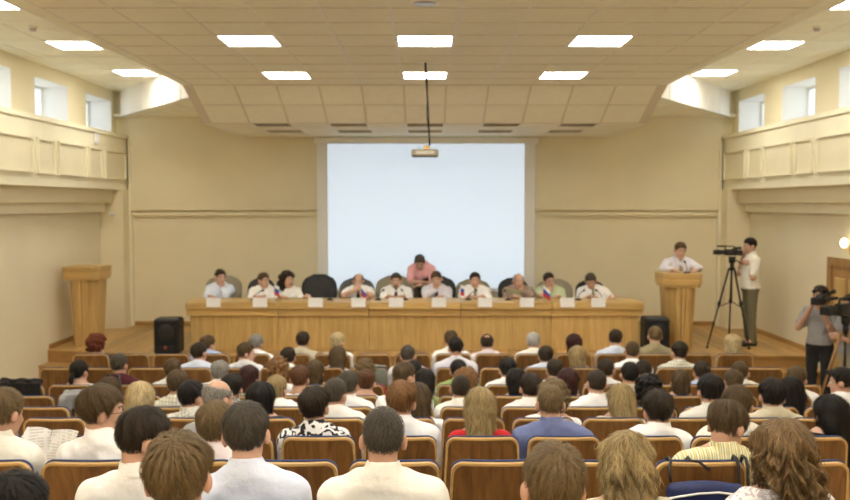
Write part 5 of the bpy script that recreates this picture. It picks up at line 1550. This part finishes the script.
# ------------------------------------------------------------------ camera crews
def camcorder(loc, rz, label, s=1.0):
    """lens points along local +y"""
    t = tag(empty('video_camera', loc, rz), label, 'camera')
    B = lambda c, d, b=.008: MB().bbox(tuple(q * s for q in c), tuple(q * s for q in d), b)
    B((0, 0, 0), (.11, .28, .13), .02).build('body', M['black'], t)
    MB().tube([(0, .13 * s, .0), (0, .20 * s, .0), (0, .22 * s, 0), (0, .30 * s, 0)], [.045 * s, .045 * s, .055 * s, .055 * s], 18).build('lens', M['black_soft'], t)
    B((0, .32, 0), (.12, .06, .09), .006).build('lens_hood', M['black'], t)
    MB().tube([(0, -.08 * s, .06 * s), (0, -.06 * s, .12 * s), (0, .10 * s, .12 * s), (0, .12 * s, .06 * s)], .014 * s, 8).build('handle', M['black'], t)
    h_ = MB().tube([(.05 * s, .08 * s, .12 * s), (.05 * s, .27 * s, .12 * s)], .018 * s, 10).build('microphone', M['black_soft'], t)
    MB().tube([(-.06 * s, -.02 * s, .07 * s), (-.09 * s, -.06 * s, .09 * s), (-.09 * s, -.18 * s, .09 * s)], [.02 * s, .025 * s, .032 * s], 12).build('viewfinder', M['black'], t)
    B((0, -.18, -.01), (.09, .10, .11), .012).build('battery', M['metal'], t)
    B((-.058, .02, .0), (.008, .10, .06), .003).build('side_panel', M['metal'], t)
    return t
def tripod(loc, rz, label, hgt, feet, mat, r=.016):
    t = tag(empty('tripod', loc, rz), label, 'tripod')
    MB().tube([(0, 0, hgt - .10), (0, 0, hgt)], [.05, .06], 14).build('head', M['black'], t)
    MB().tube([(0, 0, hgt - .22), (0, 0, hgt - .10)], .035, 12).build('bowl', M['black'], t)
    MB().tube([(0, 0, hgt - .75), (0, 0, hgt - .2)], .015, 8).build('centre_column', M['black'], t)
    for fx, fy in feet:
        a = Vector((fx * .12, fy * .12, hgt - .18)); b = Vector((fx, fy, .02)); m_ = a.lerp(b, .45)
        lg = MB().tube([a, m_, m_.lerp(b, .04), b], [r, r, r * .75, r * .7], 8).build('leg', mat, t)
        MB().tube([m_ - (b - a).normalized() * .03, m_ + (b - a).normalized() * .03], r * 1.7, 10).build('clamp', M['black'], lg)
        MB().tube([b, b - Vector((0, 0, .02))], [.022, .026], 10).build('foot', M['black'], lg)
        MB().tube([(0, 0, hgt - .72), a.lerp(b, .5)], .008, 6).build('brace', M['black'], t)
    MB().tube([(.03, -.03, hgt - .04), (.10, -.38, hgt - .22)], [.009, .012], 8).build('pan_handle', M['black'], t)
    return t
# on the stage
ph = at(752, 237.5, 13.95)
CX = at(731, 251, 13.9)
hgt = (ph.z - ST - .018) / 1.723 * 1.75
tripod((CX.x + .02, 13.9, ST), math.pi / 2, 'black tripod standing on the stage before the side wall', CX.z - ST - .09, [(-.20, .44), (.36, -.10), (-.32, -.18)], M['black'])
camcorder((CX.x, 13.9, CX.z - .02), math.pi / 2 - .1, 'black video camera on the tripod on the stage', .78)
J = standing(hgt, yaw=8, pitch=10)
CL = lambda X, Y, Z, o, rz: np.array(Matrix.Rotation(-rz, 3, 'Z') @ (Vector((X, Y, Z)) - Vector(o)), f32)
root = (ph.x, 13.98, ST); rz = math.pi / 2
J['wrR'] = CL(CX.x + .26, 14.04, CX.z - .05, root, rz); J['elR'] = J['shR'] + V3(.06, .12, -.24); J['hdR'] = (V3(-.2, .9, .1), V3(-1, 0, 0))
J['wrL'] = CL(CX.x + .30, 13.84, CX.z - .20, root, rz); J['elL'] = J['shL'] + V3(-.05, .05, -.27); J['hdL'] = (V3(.2, .9, .2), V3(1, 0, 0))
person('person in cream shirt and khaki trousers operating the camera on the stage', root, rz, J, dict(hair=('short', 'black'), shirt='cream', sleeve='short', trousers='t_olive', skin=(.55, .33, .23)), .0095, .008, 330, 700, shoes=True)
# in the aisle beside the doorway
yA = 11.95
ph = at(821, 285.5, yA)
root = (ph.x, yA, 0); rz = math.radians(142)
J = standing(ph.z / 1.74 * 1.75, yaw=0, pitch=4, wide=.92)
Ccam = V3(-.06, .21, J['head'][2] - .05)
J['elR'] = J['shR'] + V3(.10, .10, -.23); J['wrR'] = Ccam + V3(.10, .02, -.06); J['hdR'] = (V3(-.3, .7, .5), V3(-1, 0, 0))
J['elL'] = J['shL'] + V3(-.02, .16, -.22); J['wrL'] = Ccam + V3(-.02, .06, -.13); J['hdL'] = (V3(.2, .6, .5), V3(.3, 0, 1))
person('person in grey shirt and black trousers filming with a shoulder camera in the aisle', root, rz, J, dict(hair=('full', 'dark'), shirt='grey', sleeve='short', trousers='t_dark', skin=(.52, .31, .22)), .0095, .008, 331, 700, shoes=True)
cw = Vector(root) + Matrix.Rotation(rz, 3, 'Z') @ Vector(tuple(Ccam + V3(-.02, .02, .02)))
camcorder(cw, rz, 'black video camera held to the eye by the person in grey shirt', 1.05)
yB = 11.2
cp = at(846, 309, yB)
M['tri_wood'] = mat_wood('tripod_wood', (.22, .12, .05), (.36, .21, .09), (14, 14, 2))
tripod((cp.x, yB, 0), math.radians(95), 'wooden-legged tripod in the aisle by the doorway', cp.z - .10, [(-.05, .45), (.36, -.2), (-.36, -.2)], M['tri_wood'], .022)
camcorder((cp.x, yB, cp.z - .005), math.radians(118), 'large black video camera on the wooden-legged tripod', 1.2)
root = (min(cp.x + .16, XW - .32), yB + .16, 0); rz = math.radians(100)
J = standing(1.68, pitch=10, yaw=10)
J['elR'] = J['shR'] + V3(.05, .10, -.25); J['wrR'] = J['shR'] + V3(-.10, .22, -.10); J['hdR'] = (V3(-.2, .9, .1), V3(-1, 0, 0))
J['elL'] = J['shL'] + V3(-.04, .06, -.27); J['wrL'] = J['shL'] + V3(.06, .24, -.20); J['hdL'] = (V3(.2, .9, .2), V3(1, 0, 0))
person('person in beige trousers behind the camera on the wooden-legged tripod', root, rz, J, dict(hair=('short', 'dark'), shirt='grey', sleeve='short', trousers='t_beige', skin=(.52, .31, .22)), .011, .009, 332, 700, shoes=True)

# ------------------------------------------------------------------ things left on chairs
def drape(name, r, k, label, mat, cat, w=.40, back=.30, front=.18, seed=9, xo=0.0, lift=.0):
    X = .36 + .515 * k + xo
    fd = Field((-.34, -.14, .40), (.34, .26, 1.10), .010)
    hw = w / 2
    top = CH + .012 + lift
    for x0 in np.linspace(-hw, hw, 5):
        pass
    fd.rbox((0, -.022, top - back / 2), (hw, .012, back / 2), .010, .02)
    fd.rbox((0, .075, top - front / 2 + .01), (hw * .95, .012, front / 2), .010, .02)
    fd.cap((-hw + .03, .03, top + .005), (hw - .03, .03, top + .005), .028, .028, .03)
    fd.cap((-hw + .02, -.03, top - .05), (-hw - .03, -.04, top - back * .9), .032, .026, .03)
    Xg, Yg, Zg = fd.grid()
    fd.F = fd.F + .016 * wob(Xg, Yg * .5, Zg * .4, seed, 50) + .012 * (np.abs(wob(Xg, Yg, Zg * .5, seed + 1, 40)) - .2) + .10 * np.maximum(0, top - back * .8 + .12 * wob(Xg, Yg * 0, Zg * 0, seed + 2, 16) - Zg)
    # keep clear of the chair's back
    bk = np.maximum(np.abs(Yg - ((CH - Zg) * .13 + .45 * Xg * Xg + .030)) - .040, Zg - (CH + .014)) 
    fd.F = np.maximum(fd.F, -bk)
    v, q = nets(fd.F, fd.lo, fd.h)
    me = np_mesh(name, v, q)
    o = place(name, me, None, (X, ROWS[r][0], floor_z(r)), 0, mat)
    tag(o, label, cat)
    return o
drape('jacket', 'F', -9, 'black jacket draped over a chair at the end of the third row', CLOTH['dark'], 'jacket', .46, .26, .14, 9, 0, .03)
drape('jacket', 'E', -7, 'grey jacket hanging over a chair back in the fourth row', CLOTH['grey'], 'jacket', .34, .34, .16, 19, -.02, .02)
drape('jacket', 'G', -2, 'grey-green jacket hanging over a chair back in the second row', (cloth('greygreen', (.20, .22, .18)), CLOTH['greygreen'])[1], 'jacket', .22, .26, .14, 29, .12, .0)

# blue bag hung behind a chair of the eighth row
def shoulder_bag():
    X = .36 + .515 * 2 - .02; r = 'A'
    t = tag(empty('shoulder_bag', (X, ROWS[r][0] - .10, floor_z(r) + .65)), 'blue zipped shoulder bag hanging behind a chair of the eighth row', 'bag')
    fd = Field((-.27, -.13, -.06), (.27, .13, .36), .009)
    fd.rbox((0, 0, .10), (.19, .040, .115), .035, .02)
    fd.ell((-.03, 0, .19), (.14, .035, .035), .03)
    Xg, Yg, Zg = fd.grid(); fd.F = fd.F + .004 * wob(Xg, Yg, Zg, 4, 40)
    v, q = nets(fd.F, fd.lo, fd.h)
    place('bag_body', np_mesh('bag_body', v, q), t, mat=mat_plain('navy_nylon', (.014, .024, .10), .55, .1, 20, .2, 200))
    MB().tube([(-.19, -.030, .15), (-.14, -.044, .165), (-.05, -.046, .18), (.05, -.046, .185), (.13, -.044, .175), (.19, -.030, .15)], .006, 6).build('zip', M['paper'], t)
    for xx in (-.13, .06): MB().tube([(xx, -.040, .11), (xx + .004, -.048, .112)], .008, 8).build('stud', M['chrome'], t)
    MB().tube([(-.17, .0, .22), (-.17, .035, .28), (-.15, .075, .305), (-.15, .12, .312), (-.15, .19, .27)], .007, 6).build('strap', M['black'], t)
    MB().tube([(.02, .0, .28), (-.02, .045, .31), (-.05, .078, .305), (-.05, .12, .312), (-.05, .19, .27)], .007, 6).build('strap', M['black'], t)
shoulder_bag()
t = tag(empty('bag_strap', (.36 + .515 * 2 + .17, ROWS['A'][0] - .03, floor_z('A') + .62)), 'black double strap hooked over a chair beside the blue bag', 'strap')
for dx in (0, .045): MB().tube([(dx, -.01, -.02), (dx, .0, .2), (dx, .012, .305), (dx, .04, .335), (dx, .09, .335), (dx, .12, .28)], .009, 6).build('strap', M['black'], t)
t = tag(empty('cloth_strap', (.36 + .515 * 3 - .16, ROWS['D'][0] - .02, floor_z('D') + .80)), 'pale blue strap hooked over a chair in the fifth row', 'strap')
MB().tube([(0, -.01, -.10), (0, -.02, .02), (-.01, -.008, .12), (-.02, .03, .15), (-.03, .08, .15), (-.03, .12, .05)], .016, 8).build('band', mat_plain('pale_blue_cloth', (.50, .62, .72), .8), t)

# newspaper held by the person at the end of the eighth row
def news_mat():
    m, nt, b = new_mat('newsprint')
    tc = nt.nodes.new('ShaderNodeTexCoord'); sp = nt.nodes.new('ShaderNodeSeparateXYZ'); nt.links.new(tc.outputs['Object'], sp.inputs[0])
    def band(sock, f, lo):
        a = nt.nodes.new('ShaderNodeMath'); a.operation = 'MULTIPLY'; a.inputs[1].default_value = f; nt.links.new(sock, a.inputs[0])
        f_ = nt.nodes.new('ShaderNodeMath'); f_.operation = 'FRACT'; nt.links.new(a.outputs[0], f_.inputs[0])
        g = nt.nodes.new('ShaderNodeMath'); g.operation = 'GREATER_THAN'; g.inputs[1].default_value = lo; nt.links.new(f_.outputs[0], g.inputs[0]); return g.outputs[0]
    l = band(sp.outputs['Z'], 62, .5); c = band(sp.outputs['X'], 11, .22)
    nz = nt.nodes.new('ShaderNodeTexNoise'); nz.inputs['Scale'].default_value = 18; nt.links.new(tc.outputs['Object'], nz.inputs['Vector'])
    g = nt.nodes.new('ShaderNodeMath'); g.operation = 'GREATER_THAN'; g.inputs[1].default_value = .42; nt.links.new(nz.outputs['Fac'], g.inputs[0])
    m1 = nt.nodes.new('ShaderNodeMath'); m1.operation = 'MULTIPLY'; nt.links.new(l, m1.inputs[0]); nt.links.new(c, m1.inputs[1])
    m2 = nt.nodes.new('ShaderNodeMath'); m2.operation = 'MULTIPLY'; nt.links.new(m1.outputs[0], m2.inputs[0]); nt.links.new(g.outputs[0], m2.inputs[1])
    mx = nt.nodes.new('ShaderNodeMix'); mx.data_type = 'RGBA'; nt.links.new(m2.outputs[0], mx.inputs[0]); mx.inputs[6].default_value = (.88, .88, .87, 1); mx.inputs[7].default_value = (.68, .68, .67, 1)
    nt.links.new(mx.outputs[2], b.inputs['Base Color']); b.inputs['Roughness'].default_value = .85
    return m
YN = 4.80
def page(pts, nm, t, org):
    n = 9; V = []
    a, b, c, d = [Vector(p) - Vector(org) for p in pts]     # top-left, top-right, bottom-right, bottom-left
    for j in range(n):
        for i in range(n):
            u, v = i / (n - 1), j / (n - 1)
            p = a.lerp(b, u).lerp(d.lerp(c, u), v); p.y += .022 * math.sin(u * 3.1) + .006 * math.sin(v * 7 + u * 4); V.append(p)
    V2 = [p + Vector((0, .0015, 0)) for p in V]; F_ = []
    for j in range(n - 1):
        for i in range(n - 1):
            q = (j * n + i, (j + 1) * n + i, (j + 1) * n + i + 1, j * n + i + 1); F_.append(q); F_.append(tuple(x + n * n for x in q[::-1]))
    MB().add(V + V2, F_, True).build(nm, M['news'], t)
M['news'] = news_mat()
org = at(42, 450, YN)
t = tag(empty('newspaper', org), 'open white printed newspaper held up by the person in cream shirt', 'newspaper')
page([at(27, 427, YN), at(52, 430, YN + .03), at(45, 468, YN + .02), at(12, 453, YN - .08)], 'page', t, org)
page([at(52, 430, YN + .03), at(79, 431, YN - .06), at(66, 466, YN - .10), at(45, 468, YN + .02)], 'page', t, org)

for key, txt in ((('F', -9), 'wooden chair with a black jacket draped over it, third row'), (('E', -7), 'wooden chair with a grey jacket hanging on it, fourth row'),
                 (('G', -2), 'wooden chair with a grey-green jacket hanging on it, second row')):
    if key in COLS and key not in TAKEN: COLS[key]['label'] = txt
